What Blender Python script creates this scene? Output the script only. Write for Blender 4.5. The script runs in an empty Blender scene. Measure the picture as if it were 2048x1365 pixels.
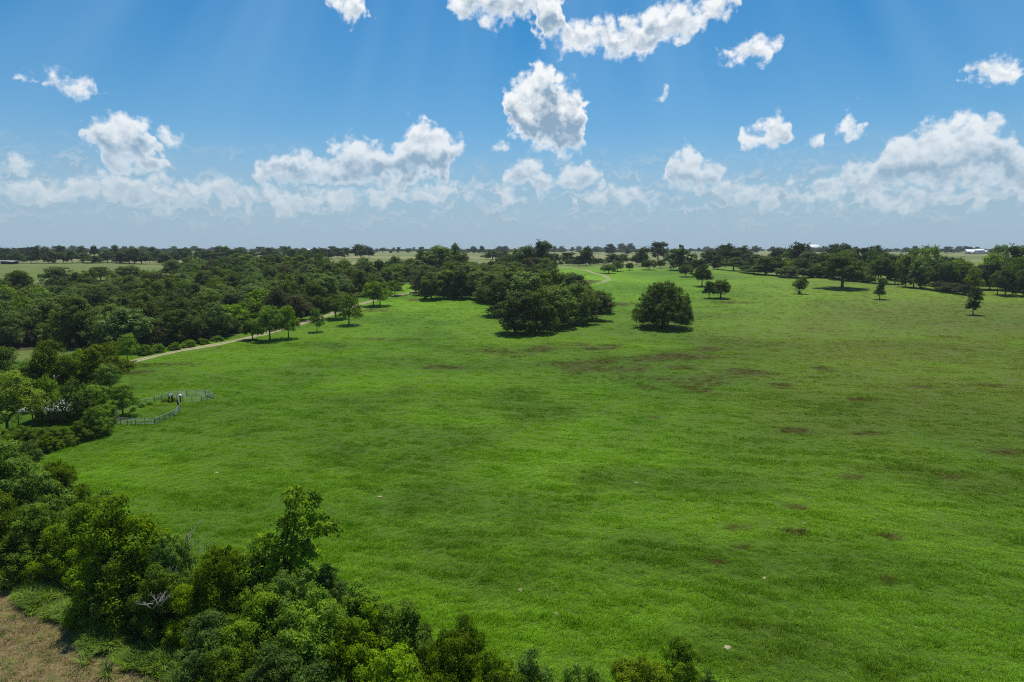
import bpy, math, random
import numpy as np
from mathutils import Vector

Rd = math.radians
scene = bpy.context.scene
COL = scene.collection

# ------------------------------------------------------------------ camera
CAM_Z, PITCH, FPX = 36.0, 7.6, 1366.0
cam_data = bpy.data.cameras.new('camera')
cam_data.sensor_width = 36.0
cam_data.lens = 36.0 * FPX / 2048.0
cam_data.clip_start = 0.5
cam_data.clip_end = 60000.0
cam = bpy.data.objects.new('camera', cam_data)
COL.objects.link(cam)
cam.location = (0, 0, CAM_Z)
cam.rotation_euler = (Rd(90 - PITCH), 0, 0)
scene.camera = cam

SUN_EL, SUN_AZ = 70.0, 8.0           # azimuth measured from +Y towards +X (the sun stands ahead of the camera)
SKY_STRENGTH = 0.10
SKY_TINT = [(0.0, (.82, .88, 1.55)), (.25, (.66, .86, 1.32)), (.6, (.32, .80, 1.05)), (1.0, (.11, .68, 1.12))]
sun_data = bpy.data.lights.new('sun', 'SUN')
sun_data.energy = 5.0
sun_data.angle = Rd(0.53)
sun_data.color = (1.0, 0.955, 0.88)
sun = bpy.data.objects.new('sun', sun_data)
COL.objects.link(sun)
sd = Vector((math.sin(Rd(SUN_AZ)) * math.cos(Rd(SUN_EL)), math.cos(Rd(SUN_AZ)) * math.cos(Rd(SUN_EL)), math.sin(Rd(SUN_EL))))
sun.rotation_euler = sd.to_track_quat('Z', 'Y').to_euler()
sun.location = (0, 0, 500)

vs = scene.view_settings
vs.view_transform = 'Standard'
vs.look = 'None'
vs.exposure = 0.0
vs.gamma = 1.0
vs.use_curve_mapping = False
scene.render.engine = 'CYCLES'
cy = scene.cycles
cy.use_denoising = False
cy.max_bounces = 4
cy.diffuse_bounces = 2
cy.glossy_bounces = 2
cy.transmission_bounces = 3
cy.volume_bounces = 0
cy.transparent_max_bounces = 4
cy.caustics_reflective = False
cy.caustics_refractive = False
cy.use_adaptive_sampling = False
cy.pixel_filter_type = 'BLACKMAN_HARRIS'
cy.filter_width = 1.1


class NT:
    """small helper to write node trees"""
    def __init__(self, tree):
        self.t = tree
        tree.nodes.clear()

    def n(self, kind, **kw):
        nd = self.t.nodes.new(kind)
        for k, v in kw.items():
            setattr(nd, k, v)
        return nd

    def put(self, sock, v):
        if v is None:
            return
        if isinstance(v, bpy.types.NodeSocket):
            self.t.links.new(v, sock)
        else:
            if hasattr(sock.default_value, '__len__') and not hasattr(v, '__len__'):
                v = (v,) * len(sock.default_value)
            if hasattr(sock.default_value, '__len__') and len(sock.default_value) == 4 and len(v) == 3:
                v = (*v, 1.0)
            sock.default_value = v

    def m(self, op, a, b=None, c=None, clamp=False):
        nd = self.n('ShaderNodeMath', operation=op, use_clamp=clamp)
        self.put(nd.inputs[0], a)
        self.put(nd.inputs[1], b)
        self.put(nd.inputs[2], c)
        return nd.outputs[0]

    def v(self, op, a, b=None, c=None):
        nd = self.n('ShaderNodeVectorMath', operation=op)
        self.put(nd.inputs[0], a)
        if op == 'SCALE':
            self.put(nd.inputs['Scale'], b)
        else:
            self.put(nd.inputs[1], b)
            self.put(nd.inputs[2], c)
        return nd.outputs['Value'] if op in ('LENGTH', 'DOT_PRODUCT', 'DISTANCE') else nd.outputs[0]

    def noise(self, vec, scale, detail=4, rough=0.55, dist=0.0, col=False, dim='3D'):
        nd = self.n('ShaderNodeTexNoise', noise_dimensions=dim)
        self.put(nd.inputs['Vector'], vec)
        nd.inputs['Scale'].default_value = scale
        nd.inputs['Detail'].default_value = detail
        nd.inputs['Roughness'].default_value = rough
        nd.inputs['Distortion'].default_value = dist
        return nd.outputs[1] if col else nd.outputs[0]

    def ramp(self, x, a, b, lo=0.0, hi=1.0, smooth=True):
        nd = self.n('ShaderNodeMapRange', interpolation_type='SMOOTHSTEP' if smooth else 'LINEAR')
        self.put(nd.inputs[0], x)
        for i, q in enumerate((a, b, lo, hi)):
            self.put(nd.inputs[i + 1], q)
        return nd.outputs[0]

    def mix(self, f, a, b, blend='MIX'):
        nd = self.n('ShaderNodeMix', data_type='RGBA', blend_type=blend)
        self.put(nd.inputs[0], f)
        self.put(nd.inputs[6], a)
        self.put(nd.inputs[7], b)
        return nd.outputs[2]


def dir_of_pixel(px, py):
    """photo pixel (2048 wide) -> unit view direction"""
    a, b = (px - 1024) / FPX, (682.5 - py) / FPX
    p = Rd(PITCH)
    d = Vector((a, math.cos(p) + b * math.sin(p), -math.sin(p) + b * math.cos(p)))
    return d.normalized()


# ------------------------------------------------------------------ sky
world = bpy.data.worlds.new('World')
scene.world = world
world.use_nodes = True


def build_sky():
    g = NT(world.node_tree)
    sky = g.n('ShaderNodeTexSky', sky_type='NISHITA')
    sky.sun_disc = False
    sky.sun_elevation = Rd(SUN_EL)
    sky.sun_rotation = Rd(SUN_AZ)
    sky.altitude = 100
    sky.air_density = 1.0
    sky.dust_density = 0.5
    sky.ozone_density = 3.0
    d = g.n('ShaderNodeTexCoord').outputs['Generated']
    sx = g.n('ShaderNodeSeparateXYZ')
    g.put(sx.inputs[0], d)
    az = g.m('ARCTAN2', sx.outputs[0], sx.outputs[1])
    el = g.m('ARCSINE', sx.outputs[2])
    cb = g.n('ShaderNodeCombineXYZ')
    g.put(cb.inputs[0], az)
    g.put(cb.inputs[1], el)
    p = cb.outputs[0]
    # cumulus: soft ellipses (azimuth, elevation) gathered into layers; each layer is a curve of its middle and half depth over the azimuth
    LAYERS = [
        [(1020, 2, 115, 36), (945, 8, 50, 30), (985, 26, 60, 20), (1215, 70, 96, 36), (1340, 46, 62, 34), (1140, 82, 66, 18), (1265, 86, 60, 26), (1395, 55, 24, 20),
         (690, 6, 46, 22), (705, 28, 30, 22), (1455, 14, 26, 24), (1435, 2, 24, 16)],
        [(1470, 104, 36, 20), (1525, 92, 36, 26), (2010, 146, 66, 26), (65, 160, 34, 18), (112, 168, 36, 16), (165, 176, 40, 16),
         (1086, 152, 30, 34), (1048, 196, 46, 36), (1112, 196, 50, 40), (1096, 240, 82, 46), (1110, 280, 68, 28), (1036, 222, 34, 40), (1148, 250, 34, 52)],
        [(850, 286, 52, 40), (906, 290, 34, 17), (716, 312, 48, 44), (775, 325, 62, 40), (665, 340, 42, 36), (580, 330, 38, 38), (536, 346, 28, 28), (620, 356, 70, 26), (740, 352, 90, 30), (850, 336, 60, 40),
         (212, 266, 42, 38), (252, 288, 50, 54), (288, 326, 34, 30),
         (1052, 350, 46, 36), (1085, 368, 66, 24), (1165, 356, 46, 34), (1360, 332, 38, 34), (1390, 358, 70, 34), (1440, 376, 60, 20),
         (1910, 270, 70, 36), (1845, 290, 60, 30), (1900, 316, 90, 50), (1830, 344, 100, 40), (1730, 364, 80, 30), (1680, 380, 60, 20), (1992, 270, 34, 16), (2055, 350, 40, 40)],
        [(1528, 278, 50, 22), (1560, 254, 24, 32), (1702, 252, 30, 26), (1634, 285, 20, 12), (1322, 198, 18, 11), (1002, 297, 20, 9), (345, 284, 28, 24), (60, 331, 30, 12)],
        [(60, 388, 120, 18), (200, 378, 80, 26), (300, 385, 80, 34), (430, 384, 80, 28), (560, 400, 90, 24), (690, 394, 110, 22), (850, 388, 80, 20), (960, 374, 40, 16), (1000, 394, 60, 16),
         (1250, 394, 120, 16), (1560, 392, 120, 20), (1780, 396, 130, 20), (1980, 390, 90, 24)]]
    NP, AZ = 128, math.pi / 4

    def curve(vals, lo, hi):
        nd = g.n('ShaderNodeFloatCurve')
        c = nd.mapping.curves[0]
        nd.mapping.use_clip = False
        for k, q in enumerate(vals):
            X, Yv = k / (NP - 1), (q - lo) / (hi - lo)
            if k == 0:
                c.points[0].location = (X, Yv)
            elif k == NP - 1:
                c.points[-1].location = (X, Yv)
            else:
                c.points.new(X, Yv)
        for q in c.points:
            q.handle_type = 'VECTOR'
        nd.mapping.update()
        return nd

    wa = g.noise(p, 40, 2, .5, col=True, dim='2D')
    wb = g.noise(p, 150, 3, .55, col=True, dim='2D')
    warp = g.v('ADD', g.v('SCALE', g.v('SUBTRACT', wa, (.5, .5, .5)), .036), g.v('SCALE', g.v('SUBTRACT', wb, (.5, .5, .5)), .007))
    pw = g.v('MULTIPLY_ADD', warp, (1, 1, 0), p)
    sw = g.n('ShaderNodeSeparateXYZ')
    g.put(sw.inputs[0], pw)
    # the pattern of the quarter in view goes on, mirrored, round the rest of the horizon
    azn = g.m('DIVIDE', g.m('PINGPONG', g.m('ADD', sw.outputs[0], AZ), 2 * AZ), 2 * AZ)
    elw = sw.outputs[1]
    D = vert = None
    for lay in LAYERS:
        els = []
        for (x, y, rx, ry) in lay:
            q = dir_of_pixel(x, y)
            els.append((math.atan2(q.x, q.y), math.asin(q.z), rx / FPX * .95, ry / FPX))
        mid, half = [], []
        for k in range(NP):
            a = -AZ + 2 * AZ * k / (NP - 1)
            lo, hi, gap, near = 9, -9, 9, None
            for (ca, ce, ra, re) in els:
                u = abs(a - ca) / ra
                if u < 1:
                    w = re * math.sqrt(1 - u * u)
                    lo, hi = min(lo, ce - w), max(hi, ce + w)
                elif abs(a - ca) - ra < gap:
                    gap, near = abs(a - ca) - ra, ce
            if hi > lo:
                mid.append((lo + hi) / 2)
                half.append((hi - lo) / 2)
            else:
                mid.append(near)
                half.append(max(-gap * 3.5, -.06))
        cm, ch = curve(mid, 0, .4), curve(half, -.06, .1)
        g.put(cm.inputs['Value'], azn)
        g.put(ch.inputs['Value'], azn)
        m_ = g.m('MULTIPLY', cm.outputs[0], .4)
        h_ = g.m('MULTIPLY_ADD', ch.outputs[0], .16, -.06)
        off = g.m('SUBTRACT', elw, m_)
        Dk = g.m('SUBTRACT', h_, g.m('ABSOLUTE', off))
        vk = g.m('DIVIDE', off, g.m('MAXIMUM', h_, .012))
        if D is None:
            D, vert = Dk, vk
        else:
            sel = g.m('GREATER_THAN', Dk, D)
            vert = g.m('MULTIPLY_ADD', sel, g.m('SUBTRACT', vk, vert), vert)
            D = g.m('MAXIMUM', D, Dk)
    def billow(vec, scale, detail):
        nd = g.n('ShaderNodeTexVoronoi', voronoi_dimensions='2D', feature='F1')
        nd.normalize = True
        g.put(nd.inputs['Vector'], vec)
        nd.inputs['Scale'].default_value = scale
        nd.inputs['Detail'].default_value = detail
        nd.inputs['Roughness'].default_value = .48
        nd.inputs['Lacunarity'].default_value = 2.3
        return nd.outputs['Distance']

    wc = g.noise(p, 90, 3, .55, col=True, dim='2D')
    pv = g.v('MULTIPLY_ADD', g.v('SUBTRACT', wc, (.5, .5, .5)), (.012, .012, 0), p)
    v1 = billow(pv, 34, 3)
    v2 = billow(g.v('ADD', pv, (0.002, 0.0075, 0)), 34, 1.5)
    f1 = g.noise(p, 30, 6, .56, dim='2D')
    lit = g.m('SUBTRACT', v2, v1)
    dens = g.m('ADD', g.m('MULTIPLY', g.m('SUBTRACT', D, .0048), 44.0), g.m('ADD', g.m('MULTIPLY', g.m('SUBTRACT', .40, v1), 2.0), g.m('MULTIPLY', g.m('SUBTRACT', f1, .5), 1.7)))
    alpha = g.ramp(dens, -.12, .75)
    thick = g.ramp(dens, .3, 2.0)
    # low, far cloud bank seen edge-on through haze
    pb = g.v('MULTIPLY', pw, (1, 2.3, 1))
    bank = g.noise(pb, 26, 6, .58, dim='2D')
    bandm = g.m('MULTIPLY', g.ramp(el, Rd(.6), Rd(4.0)), g.ramp(el, Rd(9.0), Rd(4.6)))
    bank_a = g.m('MULTIPLY', g.ramp(bank, .42, .72), g.m('MULTIPLY', bandm, .55))
    # colour of the clear sky: physical sky, deepened in the blue as the summer air shows it
    up = g.ramp(el, Rd(-2), Rd(21), 0, 1, smooth=False)
    skyc = g.v('SCALE', sky.outputs[0], SKY_STRENGTH)
    cr = g.n('ShaderNodeValToRGB')
    cr.color_ramp.interpolation = 'B_SPLINE'
    pts = SKY_TINT
    el_ = cr.color_ramp.elements
    el_[0].position, el_[0].color = 0, (*pts[0][1], 1)
    el_[1].position, el_[1].color = 1, (*pts[-1][1], 1)
    for pos, c in pts[1:-1]:
        q = el_.new(pos)
        q.color = (*c, 1)
    g.put(cr.inputs[0], up)
    skyc = g.v('MULTIPLY', skyc, cr.outputs[0])
    skyc = g.mix(g.m('MULTIPLY', g.ramp(el, Rd(10), Rd(.5)), .85), skyc, (.33, .465, .585))
    # shafts of haze fanning down from the sun
    sv = g.v('SUBTRACT', d, tuple(sd))
    sp = g.n('ShaderNodeSeparateXYZ')
    g.put(sp.inputs[0], sv)
    ang = g.m('ARCTAN2', sp.outputs[0], g.m('MULTIPLY', sp.outputs[2], -1))
    shaft = g.n('ShaderNodeTexNoise', noise_dimensions='1D')
    g.put(shaft.inputs['W'], ang)
    shaft.inputs['Scale'].default_value = 7
    shaft.inputs['Detail'].default_value = 2.0
    sh = g.m('MULTIPLY', g.m('SUBTRACT', shaft.outputs[0], .5), g.m('MULTIPLY', g.ramp(el, Rd(4), Rd(18)), .5))
    skyc = g.mix(g.m('ADD', .10, sh, clamp=True), skyc, (.42, .66, .88))
    # cloud radiance
    tone = g.m('ADD', g.m('MULTIPLY', lit, 1.1), g.m('MULTIPLY_ADD', thick, -.16, 1.02))
    low = g.m('MULTIPLY', g.ramp(dens, .2, 1.3), g.ramp(g.m('MULTIPLY_ADD', g.m('SUBTRACT', f1, .5), 2.2, vert), .55, -.65))
    tone = g.m('MULTIPLY_ADD', low, -.74, tone)
    ccol = g.mix(g.ramp(tone, .30, 1.0, smooth=False), (.27, .40, .54), (.92, .95, .97))
    far = g.ramp(el, Rd(11.5), Rd(2.5))                                # distance haze over the lower clouds
    ccol = g.mix(g.m('MULTIPLY', far, .45), ccol, (.40, .52, .62))
    bcol = g.mix(g.ramp(g.m('SUBTRACT', bank, g.noise(g.v('ADD', pb, (0, .012, 0)), 26, 4, .55, dim='2D')), -.05, .07), (.34, .46, .57), (.58, .66, .73))
    out = g.mix(bank_a, skyc, bcol)
    out = g.mix(g.m('MULTIPLY', alpha, g.m('MULTIPLY_ADD', far, -.34, 1.0)), out, ccol)
    bg = g.n('ShaderNodeBackground')
    g.put(bg.inputs[0], out)
    bg.inputs[1].default_value = 1.0
    o = g.n('ShaderNodeOutputWorld')
    g.t.links.new(bg.outputs[0], o.inputs[0])


build_sky()
try:
    world.cycles.sampling_method = 'NONE'
except Exception:
    pass

# ------------------------------------------------------------------ terrain
_TY = np.array([-20000, 0, 180, 260, 330, 450, 560, 650, 800, 1000, 1500, 2500, 4500, 9000, 30000.])
_TZ = np.array([0, 0, .0, 1.2, 3.5, 10.0, 15.5, 18.8, 21.6, 23.4, 25.4, 27.0, 28.5, 30.0, 30.0])


def ramp_z(y):
    """smooth monotone rise of the land with distance (Catmull-like blend of the table)"""
    a = np.interp(y, _TY, _TZ)
    w = np.clip(np.abs(y) * .09, 6, 400)
    s = np.zeros_like(a)
    for k in (-1, -.5, 0, .5, 1):
        s = s + np.interp(y + k * w, _TY, _TZ)
    return s / 5


def height(x, y):
    x = np.asarray(x, float)
    y = np.asarray(y, float)
    z = ramp_z(y)
    r = np.sqrt(x * x + y * y)
    fade = np.clip((r - 60) / 200, 0, 1)
    z = z + fade * (.55 * np.sin(x / 61 + .7) * np.sin(y / 83 + 1.1) + .35 * np.sin(x / 27 + y / 41))
    far = np.clip((y - 900) / 2500, 0, 1)
    z = z + far * 2.2 * np.sin(x / 640 + 1.2) * np.cos(y / 900)
    return z


_ts = np.geomspace(12, 26000, 6000)


def ground_at(px, py):
    d = dir_of_pixel(px, py)
    X, Y, Z = d.x * _ts, d.y * _ts, CAM_Z + d.z * _ts
    diff = Z - height(X, Y)
    i = np.argmax(diff < 0)
    if diff[i] >= 0:
        i = len(_ts) - 1
    f = diff[i - 1] / (diff[i - 1] - diff[i]) if i > 0 else 0
    t = _ts[i - 1] + f * (_ts[i] - _ts[i - 1])
    x, y = d.x * t, d.y * t
    return Vector((x, y, float(height(x, y))))


def pixel_of(v):
    p = Rd(PITCH)
    x, y, z = v[0], v[1], v[2] - CAM_Z
    dep = y * math.cos(p) - z * math.sin(p)
    upv = y * math.sin(p) + z * math.cos(p)
    return 1024 + FPX * x / dep, 682.5 - FPX * upv / dep


def height_for_top(base, py_top):
    """height of a thing standing at BASE whose top is seen at row py_top"""
    px, _ = pixel_of(base)
    d = dir_of_pixel(px, py_top)
    return CAM_Z + d.z / d.y * base.y - base.z


def depth_of(b):
    p = Rd(PITCH)
    return b[1] * math.cos(p) - (b[2] - CAM_Z) * math.sin(p)


# ------------------------------------------------------------------ mesh helpers
def mesh_from(name, verts, faces_idx, loop_tot, mats, smooth=False, mat_idx=None):
    """verts (n,3), flat loop indices, loop totals"""
    me = bpy.data.meshes.new(name)
    verts = np.asarray(verts, np.float32)
    faces_idx = np.asarray(faces_idx, np.int32).ravel()
    loop_tot = np.asarray(loop_tot, np.int32)
    me.vertices.add(len(verts))
    me.vertices.foreach_set('co', verts.ravel())
    me.loops.add(len(faces_idx))
    me.loops.foreach_set('vertex_index', faces_idx)
    me.polygons.add(len(loop_tot))
    st = np.concatenate([[0], np.cumsum(loop_tot)[:-1]]).astype(np.int32)
    me.polygons.foreach_set('loop_start', st)
    me.polygons.foreach_set('loop_total', loop_tot)
    if smooth:
        me.polygons.foreach_set('use_smooth', np.ones(len(loop_tot), bool))
    for m in (mats if isinstance(mats, (list, tuple)) else [mats]):
        me.materials.append(m)
    if mat_idx is not None:
        me.polygons.foreach_set('material_index', np.asarray(mat_idx, np.int32))
    me.update(calc_edges=True)
    me.validate()
    return me


class MB:
    """collects boxes, tubes and polygons of one part"""
    def __init__(self):
        self.v, self.f, self.t = [], [], []

    def poly(self, pts, faces):
        o = len(self.v)
        self.v += [tuple(q) for q in pts]
        for fc in faces:
            self.f += [o + i for i in fc]
            self.t.append(len(fc))
        return self

    def box(self, lo, hi):
        x0, y0, z0 = lo
        x1, y1, z1 = hi
        return self.poly([(x0, y0, z0), (x1, y0, z0), (x1, y1, z0), (x0, y1, z0), (x0, y0, z1), (x1, y0, z1), (x1, y1, z1), (x0, y1, z1)],
                         [(0, 3, 2, 1), (4, 5, 6, 7), (0, 1, 5, 4), (1, 2, 6, 5), (2, 3, 7, 6), (3, 0, 4, 7)])

    def tube(self, pts, rad, n=6):
        pts = [Vector(q) for q in pts]
        rad = rad if hasattr(rad, '__len__') else [rad] * len(pts)
        ring = []
        for i, q in enumerate(pts):
            t = (pts[min(i + 1, len(pts) - 1)] - pts[max(i - 1, 0)]).normalized()
            a = t.cross(Vector((0, 0, 1)) if abs(t.z) < .9 else Vector((1, 0, 0))).normalized()
            b = t.cross(a)
            ring.append([q + a * (rad[i] * math.cos(2 * math.pi * k / n)) + b * (rad[i] * math.sin(2 * math.pi * k / n)) for k in range(n)])
        vv = [q for r in ring for q in r]
        ff = []
        for i in range(len(pts) - 1):
            for k in range(n):
                ff.append((i * n + k, i * n + (k + 1) % n, (i + 1) * n + (k + 1) % n, (i + 1) * n + k))
        ff.append(tuple(range(n))[::-1])
        ff.append(tuple((len(pts) - 1) * n + k for k in range(n)))
        return self.poly(vv, ff)

    def mesh(self, name, mat, smooth=False):
        return mesh_from(name, self.v, self.f, self.t, mat, smooth)


def obj(name, mesh, parent=None, loc=None, rz=0.0, scale=None):
    o = bpy.data.objects.new(name, mesh)
    COL.objects.link(o)
    if parent is not None:
        o.parent = parent
    if loc is not None:
        o.location = loc
    if rz:
        o.rotation_euler = (0, 0, rz)
    if scale is not None:
        o.scale = scale
    return o


def tag(o, label=None, cat=None, group=None, kind=None):
    if label:
        o['label'] = label
    if cat:
        o['category'] = cat
    if group:
        o['group'] = group
    if kind:
        o['kind'] = kind
    return o


_ORD = ['zeroth', 'first', 'second', 'third', 'fourth', 'fifth', 'sixth', 'seventh', 'eighth', 'ninth', 'tenth', 'eleventh', 'twelfth', 'thirteenth', 'fourteenth', 'fifteenth', 'sixteenth', 'seventeenth', 'eighteenth', 'nineteenth']
_TENS = {2: 'twent', 3: 'thirt', 4: 'fort', 5: 'fift', 6: 'sixt', 7: 'sevent', 8: 'eight', 9: 'ninet'}


def ordinal(n):
    if n < 20:
        return _ORD[n]
    if n < 100:
        return _TENS[n // 10] + ('ieth' if n % 10 == 0 else 'y-' + _ORD[n % 10])
    return 'hundred-and-' + ordinal(n - 100) if n > 100 else 'hundredth'


# ------------------------------------------------------------------ materials
def new_mat(name):
    m = bpy.data.materials.new(name)
    m.use_nodes = True
    return m, NT(m.node_tree)


def finish(g, shader):
    o = g.n('ShaderNodeOutputMaterial')
    g.t.links.new(shader, o.inputs[0])


def principled(g, col, rough=.8, spec=.3, metal=0.0, normal=None):
    b = g.n('ShaderNodeBsdfPrincipled')
    g.put(b.inputs['Base Color'], col)
    g.put(b.inputs['Roughness'], rough)
    b.inputs['Specular IOR Level'].default_value = spec
    g.put(b.inputs['Metallic'], metal)
    if normal is not None:
        g.put(b.inputs['Normal'], normal)
    return b.outputs[0]


def simple_mat(name, col, rough=.7, spec=.3, metal=0.0, var=.25, scale=6.0):
    m, g = new_mat(name)
    pos = g.n('ShaderNodeNewGeometry').outputs['Position']
    n = g.noise(pos, scale, 4, .6)
    c = g.mix(g.ramp(n, .3, .7), tuple(q * (1 - var) for q in col), tuple(min(1, q * (1 + var)) for q in col))
    finish(g, principled(g, c, rough, spec, metal))
    return m


def leaf_mat(name, dark, light, trans=.32, spec=.08, rough=.6):
    m, g = new_mat(name)
    ge = g.n('ShaderNodeNewGeometry')
    ob = g.n('ShaderNodeObjectInfo')
    n = g.noise(ge.outputs['Position'], .35, 3, .6)
    f = g.m('ADD', g.m('MULTIPLY', ge.outputs['Random Per Island'], .55), g.m('MULTIPLY', g.ramp(n, .35, .65), .45))
    c = g.mix(f, dark, light)
    hs = g.n('ShaderNodeHueSaturation')
    g.put(hs.inputs['Hue'], g.m('MULTIPLY_ADD', ob.outputs['Random'], .022, .494))
    g.put(hs.inputs['Saturation'], g.m('MULTIPLY_ADD', ob.outputs['Random'], -.22, 1.08))
    r2 = g.m('FRACT', g.m('MULTIPLY', ob.outputs['Random'], 7.31))
    g.put(hs.inputs['Value'], g.m('MULTIPLY_ADD', r2, .85, .62))
    g.put(hs.inputs['Color'], c)
    b = principled(g, hs.outputs[0], rough, spec)
    t = g.n('ShaderNodeBsdfTranslucent')
    g.put(t.inputs[0], g.mix(1.0, hs.outputs[0], (1.7, 1.55, .7), 'MULTIPLY'))
    mx = g.n('ShaderNodeMixShader')
    mx.inputs[0].default_value = trans
    g.t.links.new(b, mx.inputs[1])
    g.t.links.new(t.outputs[0], mx.inputs[2])
    finish(g, mx.outputs[0])
    return m


M = {}
M['leaf_oak'] = leaf_mat('leaf_oak', (.030, .060, .005), (.120, .190, .018))
M['leaf_wood'] = leaf_mat('leaf_wood', (.036, .066, .008), (.150, .215, .036))
M['leaf_hedge'] = leaf_mat('leaf_hedge', (.032, .070, .003), (.195, .315, .010))
M['leaf_yellow'] = leaf_mat('leaf_yellow', (.066, .112, .006), (.200, .275, .016))
M['leaf_far'] = leaf_mat('leaf_far', (.024, .044, .008), (.090, .140, .028))
M['leaf_brownish'] = leaf_mat('leaf_brownish', (.046, .055, .018), (.125, .142, .052))
M['weed'] = leaf_mat('weed', (.075, .140, .010), (.215, .310, .035))
M['straw'] = leaf_mat('straw', (.100, .075, .032), (.26, .19, .105), trans=.12, spec=.1)
M['bark'] = simple_mat('bark', (.085, .066, .048), .9, .15, var=.4, scale=3)
M['dead_wood'] = simple_mat('dead_wood', (.30, .265, .225), .9, .15, var=.35, scale=4)


def pasture_group():
    """colour of the pasture turf from world position; shared by the ground sheet and the tufts standing on it"""
    t = bpy.data.node_groups.new('pasture_colour', 'ShaderNodeTree')
    t.interface.new_socket('Dull', in_out='INPUT', socket_type='NodeSocketFloat')
    t.interface.new_socket('Brown', in_out='INPUT', socket_type='NodeSocketFloat')
    t.interface.new_socket('Lush', in_out='INPUT', socket_type='NodeSocketFloat')
    t.interface.new_socket('Color', in_out='OUTPUT', socket_type='NodeSocketColor')
    g = NT(t)
    gi = g.n('NodeGroupInput')
    go = g.n('NodeGroupOutput')
    pos = g.n('ShaderNodeNewGeometry').outputs['Position']
    p2 = g.v('MULTIPLY', pos, (1, 1, 0))
    n1 = g.noise(p2, .011, 4, .6, .4)
    n2 = g.noise(p2, .055, 5, .62, .6)
    n3 = g.noise(g.v('MULTIPLY', g.v('ADD', p2, (40, 7, 3)), (.55, 1.5, 1)), .55, 6, .72, 1.4)
    c = g.mix(g.ramp(n1, .34, .66), (.058, .138, .0035), (.124, .250, .0060))
    c = g.mix(g.m('MULTIPLY', g.ramp(n2, .46, .80), .40), c, (.062, .104, .007))
    c = g.mix(g.m('MULTIPLY', g.ramp(n3, .50, .72), .55), c, (.125, .235, .013))
    c = g.mix(g.m('MULTIPLY', g.ramp(n3, .46, .28), .22), c, (.036, .080, .004))
    dg = g.ramp(g.m('MULTIPLY_ADD', g.m('SUBTRACT', n2, .5), 1.4, gi.outputs['Lush']), .25, .85)
    c = g.mix(g.m('MULTIPLY', dg, .62), c, g.mix(g.ramp(n3, .3, .7), (.026, .066, .003), (.070, .140, .006)))
    dl = g.m('MULTIPLY', gi.outputs['Dull'], g.ramp(n2, .25, .62, .45, 1.0))
    c = g.mix(g.m('MULTIPLY', dl, .75), c, (.118, .132, .026))
    br = g.ramp(g.m('MULTIPLY_ADD', g.m('ADD', g.m('SUBTRACT', n3, .5), g.m('SUBTRACT', n2, .5)), 1.9, gi.outputs['Brown']), .26, .85)
    c = g.mix(g.m('MULTIPLY', br, .92), c, (.060, .058, .009))
    g.put(go.inputs[0], c)
    return t


PG = pasture_group()


def attr(g, name):
    a = g.n('ShaderNodeAttribute', attribute_name=name)
    return a.outputs['Fac']


def ground_mat():
    m, g = new_mat('ground')
    pos = g.n('ShaderNodeNewGeometry').outputs['Position']
    pg = g.n('ShaderNodeGroup')
    pg.node_tree = PG
    g.put(pg.inputs['Dull'], attr(g, 'dull'))
    g.put(pg.inputs['Brown'], attr(g, 'brown'))
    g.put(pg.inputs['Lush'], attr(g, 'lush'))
    c = pg.outputs[0]
    fine = g.noise(g.v('MULTIPLY', pos, (1, 1, 0)), 1.6, 6, .7)
    c = g.mix(g.m('MULTIPLY', g.ramp(fine, .35, .7), .35), c, g.mix(1.0, c, (1.7, 1.5, 1.6), 'MULTIPLY'))
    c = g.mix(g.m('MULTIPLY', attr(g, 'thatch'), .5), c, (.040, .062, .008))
    # far hay and grazing fields
    nf = g.noise(g.v('MULTIPLY', pos, (.35, 1, 0)), .006, 5, .6)
    nf2 = g.noise(g.v('MULTIPLY', pos, (1, 1, 0)), .05, 4, .65)
    fc = g.mix(g.ramp(nf, .40, .62), (.120, .150, .038), (.235, .215, .095))
    fc = g.mix(g.m('MULTIPLY', g.ramp(nf2, .45, .7), .5), fc, (.085, .120, .030))
    c = g.mix(attr(g, 'field'), c, fc)
    # olive rough field on the left
    lc = g.mix(g.ramp(nf2, .35, .65), (.078, .112, .018), (.140, .170, .042))
    c = g.mix(attr(g, 'rough'), c, lc)
    # mown stubble
    st = g.noise(pos, .5, 6, .7)
    st2 = g.noise(pos, 5.0, 5, .7)
    sc = g.mix(g.ramp(st2, .3, .7), (.098, .068, .028), (.255, .190, .082))
    sc = g.mix(g.m('MULTIPLY', g.ramp(st, .48, .62), .62), sc, (.085, .105, .022))
    sc = g.mix(g.m('MULTIPLY', g.ramp(st, .45, .33), .7), sc, (.070, .046, .030))
    c = g.mix(g.ramp(g.m('MULTIPLY_ADD', g.m('SUBTRACT', st, .5), .8, attr(g, 'stubble')), .4, .6), c, sc)
    # leaf litter under the woods, bare soil
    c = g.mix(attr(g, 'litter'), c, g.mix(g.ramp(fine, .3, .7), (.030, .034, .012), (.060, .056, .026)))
    c = g.mix(g.ramp(g.m('MULTIPLY_ADD', g.m('SUBTRACT', g.noise(pos, .7, 5, .7), .5), .9, attr(g, 'soil')), .45, .65), c, (.24, .175, .105))
    b1 = g.noise(pos, 1.1, 5, .68)
    bm = g.n('ShaderNodeBump')
    bm.inputs['Strength'].default_value = .9
    bm.inputs['Distance'].default_value = .55
    g.put(bm.inputs['Height'], b1)
    finish(g, principled(g, c, .85, .12, normal=bm.outputs[0]))
    return m


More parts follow.
